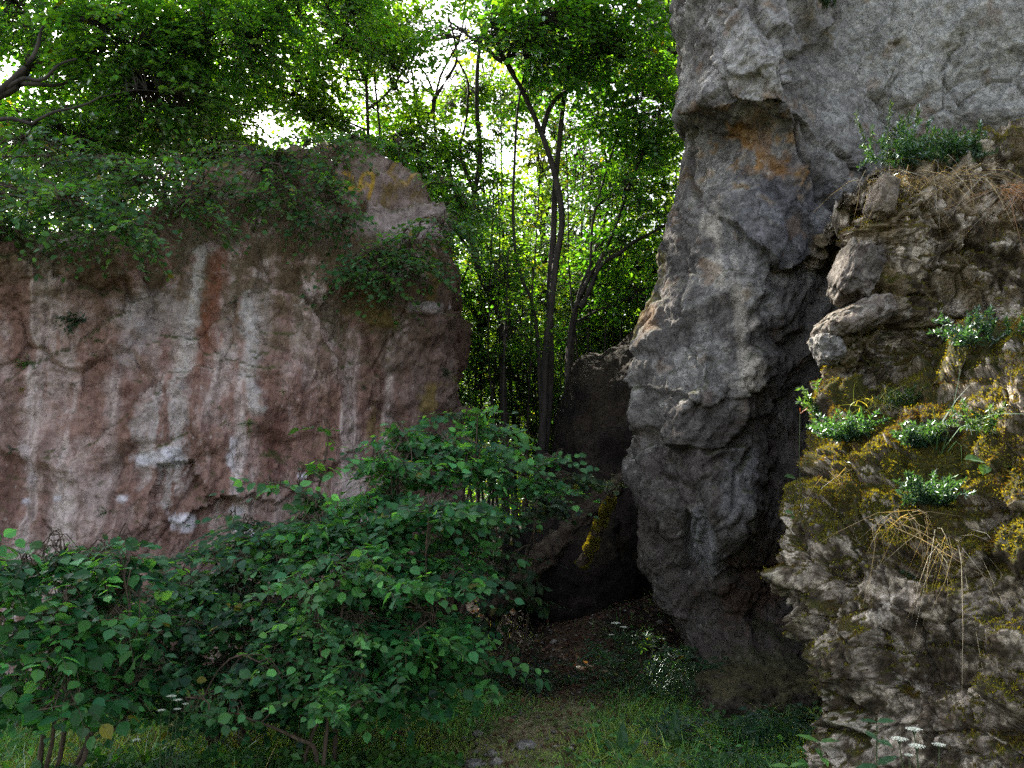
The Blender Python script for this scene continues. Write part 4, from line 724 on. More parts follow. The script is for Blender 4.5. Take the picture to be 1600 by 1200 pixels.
bush("low shrub with paired oval leaves in front of the large hazel", 500, 4.7, [bl(505, 905, 4.7, .24, .06, .2, 20), bl(490, 985, 4.6, .26, .08, .2, 28), bl(505, 1050, 4.5, .24, .1, .2, 34), bl(450, 1020, 4.6, .2, .1, .2, 20), bl(530, 1080, 4.5, .16, .06, .2, 14)], 205, .058, (.05, .145, .05), nst=4, kind='ovate', L=.3, nl=11)
bush("dark shrub in deep shade behind the large hazel at the mouth of the gap", 800, 7.6, [bl(800, 800, 7.4, .5, .25, .3, 45), bl(760, 900, 7.0, .35, .25, .3, 45), bl(870, 790, 7.4, .35, .12, .3, 30), bl(800, 900, 7.2, .3, .2, .3, 26)], 206, .08, (.018, .045, .018), nst=4)
# undergrowth herbs (each clump a thing)
def herb(name, label, cat, px, py, Y, w, h, n, seed, leaf=.07, tint=G_DK, kind='farl', nl=9, L=.22, group=None, flowers=None, on_ground=True, fcol=(.75, .78, .68)):
    r = R_(seed); b = ground_pt(px, Y) if on_ground else at(px, py, Y)
    root = empty(name, b, label, cat, group); S = max(3, n // 5); tb = []
    a = r.uniform(0, 6.28, n); rr = np.sqrt(r.uniform(0, 1, n)); T = np.stack([np.cos(a) * rr * w, np.sin(a) * rr * w * .7, h * r.uniform(.25, 1, n) * (1.1 - .5 * rr)], -1)
    o = T * np.array([.25, .25, 0]); A = np.stack([o, (o + T) / 2 + [0, 0, .03], T], 1); tb.append(tubes3(A, np.full(n, .003), np.full(n, .0015)))
    D = np.stack([np.cos(a), np.sin(a), np.full(n, .25)], -1) + r.normal(size=(n, 3)) * .4
    V, F, cc, A2 = spray(T - unit(D) * L * .3, D, L, nl, leaf, kind, r, .3, tint, .35, (0, -.4, 1), .95)
    v, f = join(tb + [tubes3(A2, np.full(n, .0018), np.full(n, .001))]); mk("stem", v, f, M_leaf, root, col=np.tile([.05, .075, .025], (len(v), 1)))
    mk("foliage", V, F, M_leaf, root, col=cc, smooth=False)
    if flowers:
        for j, (fx, fy, dY, fr) in enumerate(flowers):
            c = at(fx, fy, Y + dY) - b; s0 = np.array([c[0] * .5, c[1] * .5, max(0, c[2] * .3)]); st = smooth_path([s0, (s0 + c) / 2 + r.normal(size=3) * .01, c - [0, 0, fr * .9]], 7)
            fl = [tube(st, np.linspace(.0035, .002, 7), 5)]; kf = 16; pv, pf, o2 = [], [], 0
            for q in range(kf):                                   # umbel: rays, each with a small domed tuft of florets
                g = q * 2.399; rad = fr * math.sqrt((q + .5) / kf); e = c + np.array([math.cos(g) * rad, math.sin(g) * rad * .9, .18 * fr - rad * .22]); fl.append(tube([c - [0, 0, fr * .9], (c + e) / 2, e], [.0012, .001, .0008], 3))
                m = 22; an = r.uniform(0, 6.28, m); rd = np.sqrt(r.uniform(0, 1, m)) * fr * .28; P = e + np.stack([np.cos(an) * rd, np.sin(an) * rd, fr * .12 * (1 - (rd / fr / .28) ** 2)], -1)
                dv = np.stack([np.cos(an), np.sin(an), .3 + 0 * an], -1); vv, ff, _ = leaves(P, dv, np.tile([0, -.4, 1.], (m, 1)) + r.normal(size=(m, 3)) * .4, np.full(m, fr * .15), 'far'); pv.append(vv); pf.append(ff + o2); o2 += len(vv)
            v, f = join(fl); fo = mk("flower_stalk", v, f, M_leaf, root, col=np.tile([.06, .09, .03], (len(v), 1)))
            V = np.concatenate(pv); mk("flower_head", V, np.concatenate(pf), M_petal, fo, col=np.tile(fcol, (len(V), 1)), smooth=False)
    return root
HB = "leafy herbs along the path"
herb("ground_elder", "leafy white flowered herb clump growing at the foot of the grey cliff", "herb", 1000, 1020, 7.0, .62, .5, 120, 301, .07, (.024, .075, .028), flowers=[(962, 974, -.1, .035), (975, 980, -.1, .03), (955, 992, -.1, .02)])
herb("herb", "dark feathery herb clump in the shade between the path and the cliff foot", "herb", 1080, 1050, 6.6, .5, .42, 100, 302, .06, (.02, .065, .025))
herb("herb", "herb clump left of where the path enters the shade", "herb", 815, 980, 7.2, .45, .35, 70, 303, .07, (.018, .05, .03))
herb("herb", "small herb clump under the sunlit mossy log", "herb", 960, 930, 8.3, .3, .22, 26, 304, .06, (.03, .06, .02), nl=7)
herb("herb", "leafy herb clump at the left foot of the mossy outcrop", "herb", 1215, 1090, 5.6, .28, .28, 45, 305, .09, (.022, .065, .03))
herb("cow_parsley", "herb with white flower umbels standing before the dark shrub at lower left", "wildflower", 275, 1120, 4.3, .26, .3, 55, 306, .055, (.035, .09, .03), flowers=[(268, 1088, 0, .022), (278, 1094, .02, .02), (252, 1110, -.02, .018), (277, 1108, 0, .016), (290, 1100, .05, .014), (213, 1156, -.1, .018)])
herb("herb", "bright green broad leaved herb clump low in front of the hazels", "herb", 420, 1150, 4.5, .42, .22, 90, 307, .07, (.045, .11, .025), kind='far')
herb("herb", "bright herb clump at the bottom edge left of the path", "herb", 560, 1130, 4.7, .35, .16, 60, 308, .06, (.04, .10, .03), kind='far')
herb("herb", "low herb clump in the bottom left corner under the broad leaved hazel", "herb", 90, 1170, 4.1, .4, .2, 70, 309, .07, (.025, .07, .03), kind='far')
herb("yarrow", "white flowered yarrow at the base of the mossy outcrop", "wildflower", 1430, 1180, 3.0, .12, .2, 22, 310, .045, (.035, .085, .03), flowers=[(1405, 1155, 0, .024), (1428, 1140, .02, .024), (1432, 1166, -.02, .024), (1467, 1164, 0, .02), (1420, 1180, -.02, .014)])
for i, (px, Y, w, h, n, lf, lab) in enumerate(((180, 4.6, .4, .2, 90, .06, "bright herb patch below the white flowered herb at lower left"), (320, 4.6, .38, .22, 90, .065, "herb patch in front of the dark middle shrub"), (640, 4.85, .3, .16, 60, .05, "herb clump at the foot of the large hazel beside the path"), (480, 4.5, .35, .18, 80, .055, "herb patch under the shrub with paired leaves"), (20, 4.3, .4, .22, 80, .07, "herbs at the very left of the bottom edge"), (960, 4.9, .45, .12, 70, .05, "low leafy patch just right of the path at the bottom"), (1060, 4.7, .4, .14, 80, .06, "low leafy patch between the dock leaves and the nettles"))):
    herb("herb", lab, "herb", px, 1150, Y, w, h, n, 360 + i, lf, ((.05, .15, .03), (.04, .125, .035), (.06, .16, .03))[i % 3], kind='far' if i % 2 else 'ovate', L=.16, nl=7)
def each_leaf(V, F, k, c, root):
    fk = len(F) * k // len(V)
    for i in range(len(V) // k): mk("leaf", V[i * k:(i + 1) * k], F[i * fk:(i + 1) * fk] - i * k, M_leaf, root, col=c[i * k:(i + 1) * k], smooth=False)
def leafy_stem(name, label, cat, b, H, seed, leaf=.1, tint=(.05, .13, .025), pairs=6, lean=(0, 0), kind='lance', parent_name='leaf_blades'):
    r = R_(seed); root = empty(name, b, label, cat); e = np.array([lean[0], lean[1], H]); st = smooth_path([np.zeros(3), e * .5 + r.normal(size=3) * .015, e], 9)
    v, f = tube(st, np.linspace(.005, .002, 9), 5); mk("stem", v, f, M_leaf, root, col=np.tile([.05, .085, .025], (len(v), 1)))
    P, D, N_, S = [], [], [], []
    for i in range(pairs):
        t = .25 + .75 * i / (pairs - 1); q = st[int(t * 8)]; a0 = i * 1.57 + r.uniform(-.3, .3)
        for sg in (0, math.pi):
            a = a0 + sg; P.append(q); D.append([math.cos(a), math.sin(a), .25 - .5 * (1 - t) + r.normal() * .15]); N_.append([r.normal() * .2, -.3, 1]); S.append(leaf * (1.1 - .5 * t) * r.uniform(.8, 1.1))
    V, F, k = leaves(np.array(P), np.array(D), np.array(N_), np.array(S), kind)
    c = np.repeat(np.array(tint)[None] * np.exp(r.normal(size=(len(P), 1)) * .2), k, 0); each_leaf(V, F, k, c, root); return root
for i, (px, Y, H, lx, lab) in enumerate(((1285, 3.3, .66, -.06, "nettle stem with bright young leaves leaning left at the outcrop foot"), (1335, 3.25, .74, .04, "tallest nettle with dark hanging leaves before the outcrop"), (1252, 3.5, .52, -.1, "low nettle leftmost at the foot of the outcrop"), (1375, 3.1, .50, .02, "nettle with bright tips between the tall nettle and the yarrow"), (1310, 3.1, .52, 0., "short nettle at the bottom edge in front of the tall nettle"))):
    leafy_stem("nettle", lab, "nettle", ground_pt(px, Y), H, 330 + i, .13, ((.06, .15, .03), (.03, .085, .035))[i in (1, 4)], 7, (lx, -.03))
for i, (px, Y, lab) in enumerate(((1045, 5.6, "broad upright dock leaf catching light right of the path"), (965, 5.3, "dock leaf standing near the middle of the grass right of the path"))):
    r = R_(350 + i); b = ground_pt(px, Y); root = empty("dock", b, lab, "dock plant"); n = 4
    V, F, k = leaves(np.zeros((n, 3)) + [0, 0, .02], np.array([[.1, 0, 1], [-.6, -.2, .6], [.6, -.3, .5], [0, -.8, .4]]), np.array([[0, -1, .2]] * n) + r.normal(size=(n, 3)) * .1, np.array([.2, .15, .15, .12]), 'lance'); each_leaf(V, F, k, np.tile([.045, .11, .05], (len(V), 1)), root)
# ------------------------------------------------------------------ leaning mossy log lit by the sun, dead wood
def log(name, label, p0, p1, r0, r1, seed, mossc=None):
    b = np.array(p0); Q = smooth_path([p0, (np.array(p0) + p1) / 2 + [.03, 0, .04], p1], 60); v, f = tube(Q - b, np.linspace(r0, r1, 60), 40); n = fbm(v, 9, 4, seed); v = v + unit(v - np.repeat(Q - b, 40, 0)) * (n * r0 * .35)[:, None]
    root = empty(name, b, label, "log"); mk("trunk", v, f, M_rock, root, col=mix(np.tile([.05, .035, .025], (len(v), 1)), [.09, .07, .05], sstep(-.2, .4, n)))
    if mossc:
        r = R_(seed); j = r.integers(40, len(v) - 40, 9000); j = j[fbm(v[j], 5, 3, seed + 5) > -.25]; P = v[j]; nn = unit(P - np.repeat(Q - b, 40, 0)[j]); V, F, k = leaves(P, nn + r.normal(size=P.shape) * .5, r.normal(size=P.shape), r.uniform(.012, .03, len(P)), 'farl')
        mk("moss", V, F, M_moss, root, col=np.repeat(np.array(mossc)[None] * np.exp(r.normal(size=(len(P), 1)) * .3), k, 0), smooth=False, kind='stuff')
log("mossy_log", "leaning log covered in golden moss lit by the sun at the cliff foot", at(908, 885, 8.3), at(956, 775, 8.0), .06, .04, 401, (.13, .12, .02))
log("fallen_trunk", "dark fallen trunk slanting across the shaded mouth of the gap", at(760, 960, 9.0), at(985, 735, 9.6), .15, .12, 402)
herb("herb", "small pale flowered herb on top of the sunlit mossy log", "herb", 950, 770, 7.95, .14, .12, 12, 403, .05, (.10, .14, .06), on_ground=False, flowers=[(925, 745, 0, .02), (962, 768, 0, .025), (957, 742, .02, .015)], fcol=(.7, .7, .4))
# ------------------------------------------------------------------ small plants on the rocks
from mathutils.bvhtree import BVHTree
def bvh(P, nv, nu, step=2):
    i = np.arange(nv * nu).reshape(nv, nu)[::step, ::step]; q = P.reshape(nv, nu, 3)[::step, ::step]; f = gfaces(*i.shape)
    return BVHTree.FromPolygons([tuple(x) for x in q.reshape(-1, 3).tolist()], f.tolist())
BT = {'O': bvh(OP, 1000, 860), 'L': bvh(LP, 620, 900, 3), 'R': bvh(RP, 900, 760, 3)}
def hit(which, px, py):
    d = at(px, py, 5.0) - CAM; loc, nr, i, ds = BT[which].ray_cast(Vector(CAM), Vector(d).normalized()); 
    return np.array(loc) if loc is not None else at(px, py, 5.0)
for i, (px, py, w, n, tint, lab) in enumerate(((45, 567, .12, 26, (.04, .12, .02), "bright fern tuft on the left of the red wall"), (34, 607, .05, 9, (.20, .20, .01), "tiny yellow leaf tuft just under the bright fern tuft"), (120, 500, .17, 26, (.015, .045, .02), "dark fern tuft on the ochre ledge of the wall"),
        (370, 472, .09, 20, (.02, .05, .03), "dark tuft beside the curved pale ledge on the wall"), (390, 662, .10, 14, (.06, .15, .02), "bright yellow green tuft low in the middle of the wall"), (442, 612, .06, 9, (.05, .14, .02), "small bright tuft under the pale streak right of centre on the wall"), (343, 637, .05, 8, (.05, .13, .02), "tiny green tuft at the foot of the long rusty stain"),
        (152, 532, .09, 12, (.03, .09, .03), "thin green tuft below the dark fern tuft"), (150, 555, .07, 8, (.03, .09, .03), "thin drooping tuft hanging lowest under the dark fern tuft"), (20, 700, .07, 12, (.02, .06, .03), "small dark tuft near the left edge of the wall"), (118, 600, .06, 8, (.02, .07, .05), "bluish green tuft below the ledge at left of the wall"), (165, 800, .09, 8, (.03, .09, .03), "small leafy sprig on the wall above the corner hazel"), (697, 585, .12, 20, (.015, .045, .02), "dark fern tuft near the right end of the wall"), (568, 605, .05, 10, (.02, .06, .03), "tiny dark tuft in a crack right of the pale streaks"), (230, 425, .06, 10, (.03, .10, .02), "small tuft under the hanging leaves at the wall top"))):
    p = hit('L', px, py); r = R_(500 + i); D = np.stack([r.normal(size=n) * .8, -np.abs(r.normal(size=n)) * .6 - .2, r.normal(size=n) * .45 + .15], -1)
    V, F, cc, A = spray(np.zeros((n, 3)) + [0, .01, 0], D, w, 9, w * .33, 'farl', r, .3, tint, .3, (0, -.3, 1)); root = empty("fern_tuft", p, lab, "fern")
    v, f = tubes3(A, np.full(n, .0015), np.full(n, .0008)); mk("stem", v, f, M_leaf, root, col=np.tile([.04, .06, .02], (len(v), 1))); mk("foliage", V, F, M_leaf, root, col=cc, smooth=False)
def bedstraw(label, px, py, n, H, seed, tint=(.05, .11, .045), fl=(.35, .42, .16), lean=(0, -.3), spread=.75, flr=.5, which='O', w=.08):
    """soft clump of feathery stems with whorled leaves, some ending in pale florets"""
    n = max(6, int(n * .55)); H *= 1.3; tint = tuple(.62 * q for q in tint)
    p = hit(which, px, py); r = R_(seed); root = empty("bedstraw", p, label, "wildflower"); 
    D = np.stack([r.normal(size=n) * spread + lean[0], r.normal(size=n) * spread * .6 + lean[1], np.full(n, 1.0)], -1); D = unit(D); o = np.stack([r.normal(size=n) * w, r.normal(size=n) * .3 * w, 0 * D[:, 0]], -1); Ls = H * r.uniform(.5, 1.1, n)
    tk = np.linspace(0, 1, 5); A = o[:, None] + Ls[:, None, None] * tk[None, :, None] * D[:, None]; A[:, :, 2] -= (Ls * .25)[:, None] * tk[None] ** 2
    v, f = tubes3(A, np.full(n, .0022), np.full(n, .001)); mk("stem", v, f, M_leaf, root, col=np.tile(np.array(tint) * 1.1, (len(v), 1)))
    k = 12; t = np.linspace(.15, 1, k); P = o[:, None] + (Ls[:, None] * t[None])[..., None] * D[:, None]; P[:, :, 2] -= (Ls * .25)[:, None] * t[None] ** 2; P = np.repeat(P.reshape(-1, 3), 6, 0); m = len(P)
    V, F, kk = leaves(P, r.normal(size=(m, 3)) + np.repeat(np.repeat(D, k, 0), 6, 0) * .9, r.normal(size=(m, 3)), r.uniform(.012, .034, m) * (H / .25) ** .5, 'farl')
    mk("foliage", V, F, M_leaf, root, col=np.repeat(np.array(tint)[None] * np.exp(r.normal(size=(m, 1)) * .3), kk, 0), smooth=False)
    s = r.uniform(size=n) < flr
    if s.any():
        t = r.uniform(.6, 1.02, (s.sum(), 22)); P = o[s][:, None] + (Ls[s][:, None] * t)[..., None] * D[s][:, None]; P[:, :, 2] -= (Ls[s] * .25)[:, None] * t ** 2; P = P.reshape(-1, 3) + r.normal(size=(P.shape[0] * 22, 3)) * .007; m = len(P)
        V, F, kk = leaves(P, r.normal(size=(m, 3)), r.normal(size=(m, 3)), r.uniform(.006, .011, m), 'far'); mk("flower_head", V, F, M_petal, root, col=np.tile(fl, (len(V), 1)), smooth=False)
    return root
bedstraw("large soft green clump on the top edge of the outcrop against the grey cliff", 1440, 262, 110, .27, 601, (.045, .13, .05), w=.16, spread=.7, flr=.3)
bedstraw("right hand soft green clump on the outcrop top beside the mossy hump", 1500, 245, 70, .16, 602, (.04, .11, .05), w=.09, flr=.1)
bedstraw("airy pale flowering stems standing tallest on the outcrop top", 1400, 262, 16, .38, 603, (.05, .10, .05), w=.08, spread=.22, flr=.9)
bedstraw("green clump with tall pale flower spike leaning off the left side of the outcrop", 1330, 690, 70, .20, 604, (.04, .12, .055), lean=(-.5, -.3), w=.05, flr=.2)
bedstraw("pale green flower spikes jutting left from the outcrop over the dark cliff", 1295, 680, 9, .36, 605, (.05, .12, .04), lean=(-.35, -.1), spread=.15, w=.02, flr=1.0, fl=(.38, .50, .18))
bedstraw("trailing green clump in the middle of the mossy slope", 1440, 700, 55, .18, 606, (.035, .10, .055), w=.05, flr=.25)
bedstraw("lower trailing green clump below the mossy slope", 1455, 790, 80, .16, 607, (.035, .10, .055), lean=(0, -.5), w=.06, flr=.1)
bedstraw("pale flowering sprig on the mossy slope near the right edge", 1545, 680, 14, .2, 608, (.04, .10, .04), lean=(-.6, -.4), w=.04, flr=1.0, fl=(.5, .56, .3))
bedstraw("greyish green herb clump high on the right of the outcrop", 1520, 545, 45, .22, 609, (.03, .09, .055), w=.08, flr=.0, spread=.7)
bedstraw("small green clump under the sunlit block on the outcrop", 1410, 640, 26, .14, 610, (.05, .11, .03), w=.07, flr=.2)
bedstraw("small sprig growing on the bare lower face of the outcrop", 1440, 905, 16, .09, 611, (.035, .09, .05), w=.02, flr=0)
bedstraw("green clump in the crack along the left edge of the outcrop", 1335, 395, 26, .12, 612, (.03, .09, .03), w=.03, flr=0)
bedstraw("small green tuft growing on the cliff near the top of the picture", 1290, 15, 24, .22, 613, (.03, .08, .02), which='R', w=.06, flr=0)
herb("herb", "small bush of pointed leaves on the cliff foot behind the round brown rock", "herb", 1235, 1060, 6.3, .3, .3, 40, 311, .07, (.03, .08, .03))
herb("herb", "dark leafy carpet of herbs between the path and the brown rock", "herb", 1120, 1120, 5.7, .5, .2, 90, 312, .06, (.03, .08, .035), kind='far')
herb("herb", "leafy clump in the grass at the bottom edge left of the nettles", "herb", 1150, 1170, 4.9, .4, .16, 80, 313, .06, (.035, .095, .035), kind='far')
for i, (px, py, s, lab) in enumerate(((1520, 715, .09, "pair of broad green leaves with pale florets on the mossy slope"), (1225, 740, .07, "single broad leaf sticking out left of the outcrop"), (1222, 795, .045, "two small round leaves on the left edge of the outcrop"))):
    p = hit('O', px + 22, py + 8); r = R_(640 + i); root = empty("herb", p, lab, "herb"); n = 3; D = np.array([[-1, -.3, .25], [.9, -.4, -.1], [-.5, -.5, -.5]])
    V, F, k = leaves(D * .02, D, np.array([[0, -.6, 1.]] * 3), np.array([s, s, s * .7]), 'ovate'); each_leaf(V, F, k, np.tile([.07, .15, .05], (len(V), 1)), root)
    v, f = join([tube([np.zeros(3) + [.03, .04, -.05], q * .5 * s, q * s], [.002, .0015, .001], 4) for q in D * .4]); mk("stem", v, f, M_leaf, root, col=np.tile([.06, .09, .03], (len(v), 1)))
def blades(P, D, Ls, wd, bend, rng):
    """curved grass blades, 4 segments; P root, D initial direction"""
    n = len(P); D = unit(D); a = rng.uniform(0, 6.28, n); side = unit(np.cross(D, np.stack([np.cos(a), np.sin(a), 0 * a], -1))); t = np.array([0, .35, .7, 1.0]); w = np.array([1, .85, .5, .05])
    c = P[:, None] + (Ls[:, None] * t[None])[..., None] * D[:, None]; c[:, :, 0] += (bend[:, 0] * Ls)[:, None] * t[None] ** 2; c[:, :, 1] += (bend[:, 1] * Ls)[:, None] * t[None] ** 2; c[:, :, 2] += (bend[:, 2] * Ls)[:, None] * t[None] ** 2
    l = c - side[:, None] * (wd[:, None] * w[None])[..., None]; r = c + side[:, None] * (wd[:, None] * w[None])[..., None]
    V = np.stack([l, r], 2).reshape(n, 8, 3); f = np.array([[0, 1, 3, 2], [2, 3, 5, 4], [4, 5, 7, 6]]); return V.reshape(-1, 3), (f[None] + (np.arange(n) * 8)[:, None, None]).reshape(-1, 4)
def tuft(label, which, px, py, n, L, seed, col, hang, w=.12, wd=.0015, name="dry_grass", cat="grass tuft"):
    p = hit(which, px, py); r = R_(seed); P = np.stack([r.normal(size=n) * w, -np.abs(r.normal(size=n)) * .02, r.normal(size=n) * .03], -1); D = np.stack([r.normal(size=n) * .5, -np.abs(r.normal(size=n)) * .5 - .35, r.normal(size=n) * .4 + (.1 if hang else 1.2)], -1)
    b = np.stack([r.normal(size=n) * .6, r.normal(size=n) * .15 + (.25 if hang else 0), (-1.1 if hang else -.35) + r.normal(size=n) * .25], -1); V, F = blades(P, D, L * r.uniform(.4, 1.15, n), np.full(n, wd), b, r)
    c = np.repeat(np.array(col)[None] * np.exp(r.normal(size=(n, 1)) * .35), 8, 0); o = mk(name, V, F, M_grass, col=c, label=label, cat=cat); o.location = p; return o
dry = (.34, .26, .15)
tuft("thick beard of dry straw hanging below the green clump on the outcrop top", 'O', 1420, 285, 170, .30, 701, dry, True, .14)
tuft("thinner dry straw hanging right of the thick beard near the outcrop top", 'O', 1500, 275, 80, .32, 702, dry, True, .12)
tuft("reddish dry straw hanging at the right edge of the picture high on the outcrop", 'O', 1580, 300, 130, .3, 703, (.3, .17, .09), True, .06)
tuft("dry straw trailing from the left leaning green clump", 'O', 1310, 745, 28, .3, 704, dry, True, .05)
tuft("dry straw tuft on the lower part of the mossy slope", 'O', 1420, 810, 60, .26, 705, dry, True, .10)
tuft("long pale stalks hanging below the trailing clumps", 'O', 1475, 840, 26, .36, 706, (.45, .38, .26), True, .05)
tuft("sunlit short grass on the ridge of the outcrop", 'O', 1385, 632, 90, .10, 707, (.30, .30, .08), False, .07, .0018, "grass_tuft")
tuft("tall thin green grass standing in the middle of the outcrop", 'O', 1462, 705, 9, .62, 708, (.05, .12, .05), False, .012, .0028, "grass_tuft")
tuft("sparse grass blades beside the sunlit ridge of the outcrop", 'O', 1345, 650, 16, .2, 709, (.12, .16, .05), False, .05, .0015, "grass_tuft")
tuft("grass blades standing near the right edge of the outcrop", 'O', 1590, 520, 10, .3, 710, (.05, .11, .04), False, .02, .002, "grass_tuft")
p = hit('O', 1262, 850); root = empty("orange_hawkweed", p, "thin stalk with three tiny orange buds left of the outcrop", "wildflower"); q = at(1250, 640, p[1] - .05) - p
v, f = tube(smooth_path([np.zeros(3), q * .5 + [-.02, 0, 0], q], 10), np.linspace(.002, .0012, 10), 4); mk("stem", v, f, M_leaf, root, col=np.tile([.06, .09, .03], (len(v), 1)))
for dx, dz in ((0, 0), (.02, -.005), (.035, .003)):
    v, f = tube([q * .97, q + [dx, 0, dz], q + [dx * 1.1, 0, dz + .008]], [.0008, .0022, .0028], 6); mk("flower_bud", v, f, M_petal, root, col=np.tile([.55, .12, .01], (len(v), 1)))
# ------------------------------------------------------------------ moss tufts, grass, ground cover, litter (nobody could count them)
r = R_(800); w_ = OM * (OP[:, 1] < 5.4) * (opx < 1700) * (opy < 1300) * (opy > 100); j = r.choice(len(OP), 130000, p=w_ / w_.sum()); P = OP[j] + r.normal(size=(len(j), 3)) * .004
V, F, k = leaves(P, ON[j] + r.normal(size=P.shape) * .55 + [0, 0, .2], r.normal(size=P.shape), r.uniform(.006, .017, len(P)), 'farl'); n1 = fbm(P, 5, 3, 810)
c = mix(np.tile([.145, .135, .018], (len(P), 1)), [.07, .045, .012], sstep(-.1, .45, n1 + r.normal(size=len(P)) * .25)) * np.exp(r.normal(size=(len(P), 1)) * .3)
mk("moss", V, F, M_moss, col=np.repeat(c, k, 0), smooth=False, kind='stuff', label="olive and golden moss cushions on the outcrop", cat="moss")
def scatter(n, rng, Y0=3.2, Y1=10.5, x0=-4.5, x1=3.2):
    Y = Y0 + (Y1 - Y0) * rng.uniform(0, 1, n) ** 1.6; X = rng.uniform(x0, x1, n) * (Y / 5) ** .8; return X, Y
def dens(X, Y, lo): 
    P = np.stack([X, Y, 0 * X], -1); pd = np.abs(X - path_cx(Y)) / path_w(Y); n = fbm(P, 1.8, 3, 55)
    return np.clip(sstep(.45, 1.25, pd + n * .5) + lo, 0, 1) * (1 - .9 * sstep(6.3, 7.6, Y)) * (.55 + .45 * sstep(-.3, .3, n))
r = R_(820); X, Y = scatter(190000, r); m = r.uniform(size=len(X)) < dens(X, Y, .5); X, Y = X[m], Y[m]; P = np.stack([X, Y, gz(X, Y) - .005], -1); n = len(P); pd = np.abs(X - path_cx(Y)) / path_w(Y)
L = r.uniform(.05, .19, n) * (.45 + .55 * sstep(.6, 1.6, pd)) * (1 + .8 * (r.uniform(size=n) < .04)); V, F = blades(P, np.stack([r.normal(size=n) * .35, r.normal(size=n) * .35, np.ones(n)], -1), L, r.uniform(.0014, .0032, n), np.stack([r.normal(size=n) * .35, r.normal(size=n) * .35, -np.abs(r.normal(size=n)) * .35], -1), r)
c = mix(np.tile([.11, .28, .055], (n, 1)), [.22, .33, .07], sstep(-.2, .4, fbm(P, 1.2, 3, 57))); c = np.where((r.uniform(size=n) < .10)[:, None], [.32, .26, .13], c) * np.exp(r.normal(size=(n, 1)) * .3)
mk("grass", V, F, M_grass, col=np.repeat(c, 8, 0), smooth=False, kind='stuff', label="short green grass on both sides of the path", cat="grass")
X, Y = scatter(34000, r); pd = np.abs(X - path_cx(Y)) / path_w(Y); m = r.uniform(size=len(X)) < dens(X, Y, .0) * sstep(.5, 1.4, pd); X, Y = X[m], Y[m]; n = len(X); h = r.uniform(.015, .11, n); P = np.stack([X, Y, gz(X, Y) + h], -1)
V, F, k = leaves(P, np.stack([r.normal(size=n), r.normal(size=n), r.normal(size=n) * .3 + .1], -1), np.stack([r.normal(size=n) * .35, r.normal(size=n) * .35 - .3, np.ones(n)], -1), r.uniform(.02, .06, n), 'far')
c = np.array([.06, .18, .05]) * np.exp(r.normal(size=(n, 1)) * .35); mk("ground_cover", V, F, M_leaf, col=np.repeat(c, k, 0), smooth=False, kind='stuff', label="low leafy ground cover in the grass", cat="ground cover")
X, Y = scatter(26000, r, 4, 11.5); pd = np.abs(X - path_cx(Y)) / path_w(Y); m = r.uniform(size=len(X)) < .12 + .88 * sstep(6.0, 7.2, Y); X, Y = X[m], Y[m]; n = len(X); P = np.stack([X, Y, gz(X, Y) + r.uniform(.012, .03, n)], -1)
V, F, k = leaves(P, np.stack([r.normal(size=n), r.normal(size=n), r.normal(size=n) * .25], -1), np.stack([r.normal(size=n) * .4, r.normal(size=n) * .4, np.ones(n)], -1), r.uniform(.03, .07, n), 'far')
c = mix(np.tile([.06, .026, .018], (n, 1)), [.12, .07, .045], r.uniform(size=n) ** 2) * np.exp(r.normal(size=(n, 1)) * .3); mk("leaf_litter", V, F, M_grass, col=np.repeat(c, k, 0), smooth=False, kind='stuff', label="reddish brown dead leaves on the shaded ground in the gap", cat="leaf litter")

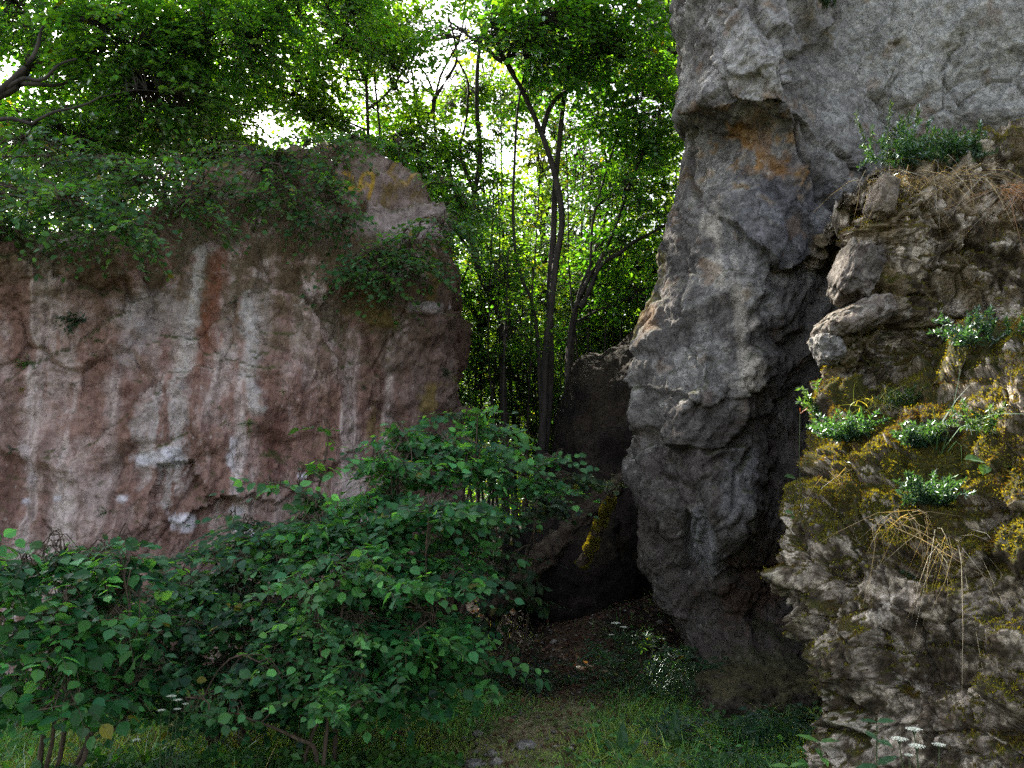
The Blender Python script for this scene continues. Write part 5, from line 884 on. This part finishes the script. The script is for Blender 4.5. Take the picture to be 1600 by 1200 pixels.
# fallen twigs and small stones on the path and in the gap
r = R_(840); n = 420; Y = 3.8 + 6.5 * r.uniform(size=n) ** 1.3; X = path_cx(Y) + r.normal(size=n) * .7; a = r.uniform(0, 6.28, n); Ls = r.uniform(.04, .22, n) * (1 + 1.2 * (r.uniform(size=n) < .06)); t = np.linspace(-.5, .5, 5)
A = np.stack([X[:, None] + np.cos(a)[:, None] * Ls[:, None] * t + r.normal(size=(n, 5)) * .006, Y[:, None] + np.sin(a)[:, None] * Ls[:, None] * t + r.normal(size=(n, 5)) * .006, np.zeros((n, 5))], -1); A[:, :, 2] = gz(A[:, :, 0], A[:, :, 1]) + .026 + r.uniform(0, .015, (n, 1))
V, F = tubes3(A, r.uniform(.0015, .0045, n), np.full(n, .0012), 5); mk("fallen_twigs", V, F, M_twig, kind='stuff', label="dead twigs lying on the path and the shaded ground", cat="twigs")
ico = np.array([[0, 0, 1], [.9, 0, .3], [.28, .85, .35], [-.7, .5, .3], [-.75, -.55, .35], [.3, -.85, .3], [.7, .5, -.4], [-.3, .8, -.4], [-.9, 0, -.4], [-.25, -.8, -.4], [.75, -.5, -.4], [0, 0, -.8]])
fi = np.array([[0, 1, 2], [0, 2, 3], [0, 3, 4], [0, 4, 5], [0, 5, 1], [1, 6, 2], [2, 6, 7], [2, 7, 3], [3, 7, 8], [3, 8, 4], [4, 8, 9], [4, 9, 5], [5, 9, 10], [5, 10, 1], [1, 10, 6], [6, 11, 7], [7, 11, 8], [8, 11, 9], [9, 11, 10], [10, 11, 6]])
n = 380; Y = 3.8 + 6 * r.uniform(size=n) ** 1.3; X = path_cx(Y) + r.normal(size=n) * .42; s = r.uniform(.004, .02, n) * (1 + 1.3 * (r.uniform(size=n) < .05)); P = np.stack([X, Y, gz(X, Y) + .015 + s * .2], -1)
V = P[:, None] + ico[None] * s[:, None, None] * r.uniform(.7, 1.3, (n, 12, 1)) * np.array([1.2, 1, .7]); F = (fi[None] + (np.arange(n) * 12)[:, None, None]).reshape(-1, 3)
mk("pebbles", V.reshape(-1, 3), F, M_soil, col=np.repeat(np.array([.22, .2, .18]) * r.uniform(.5, 1.3, (n, 1)), 12, 0), smooth=False, kind='stuff', label="small stones and crumbs of rock scattered on the path", cat="pebbles")
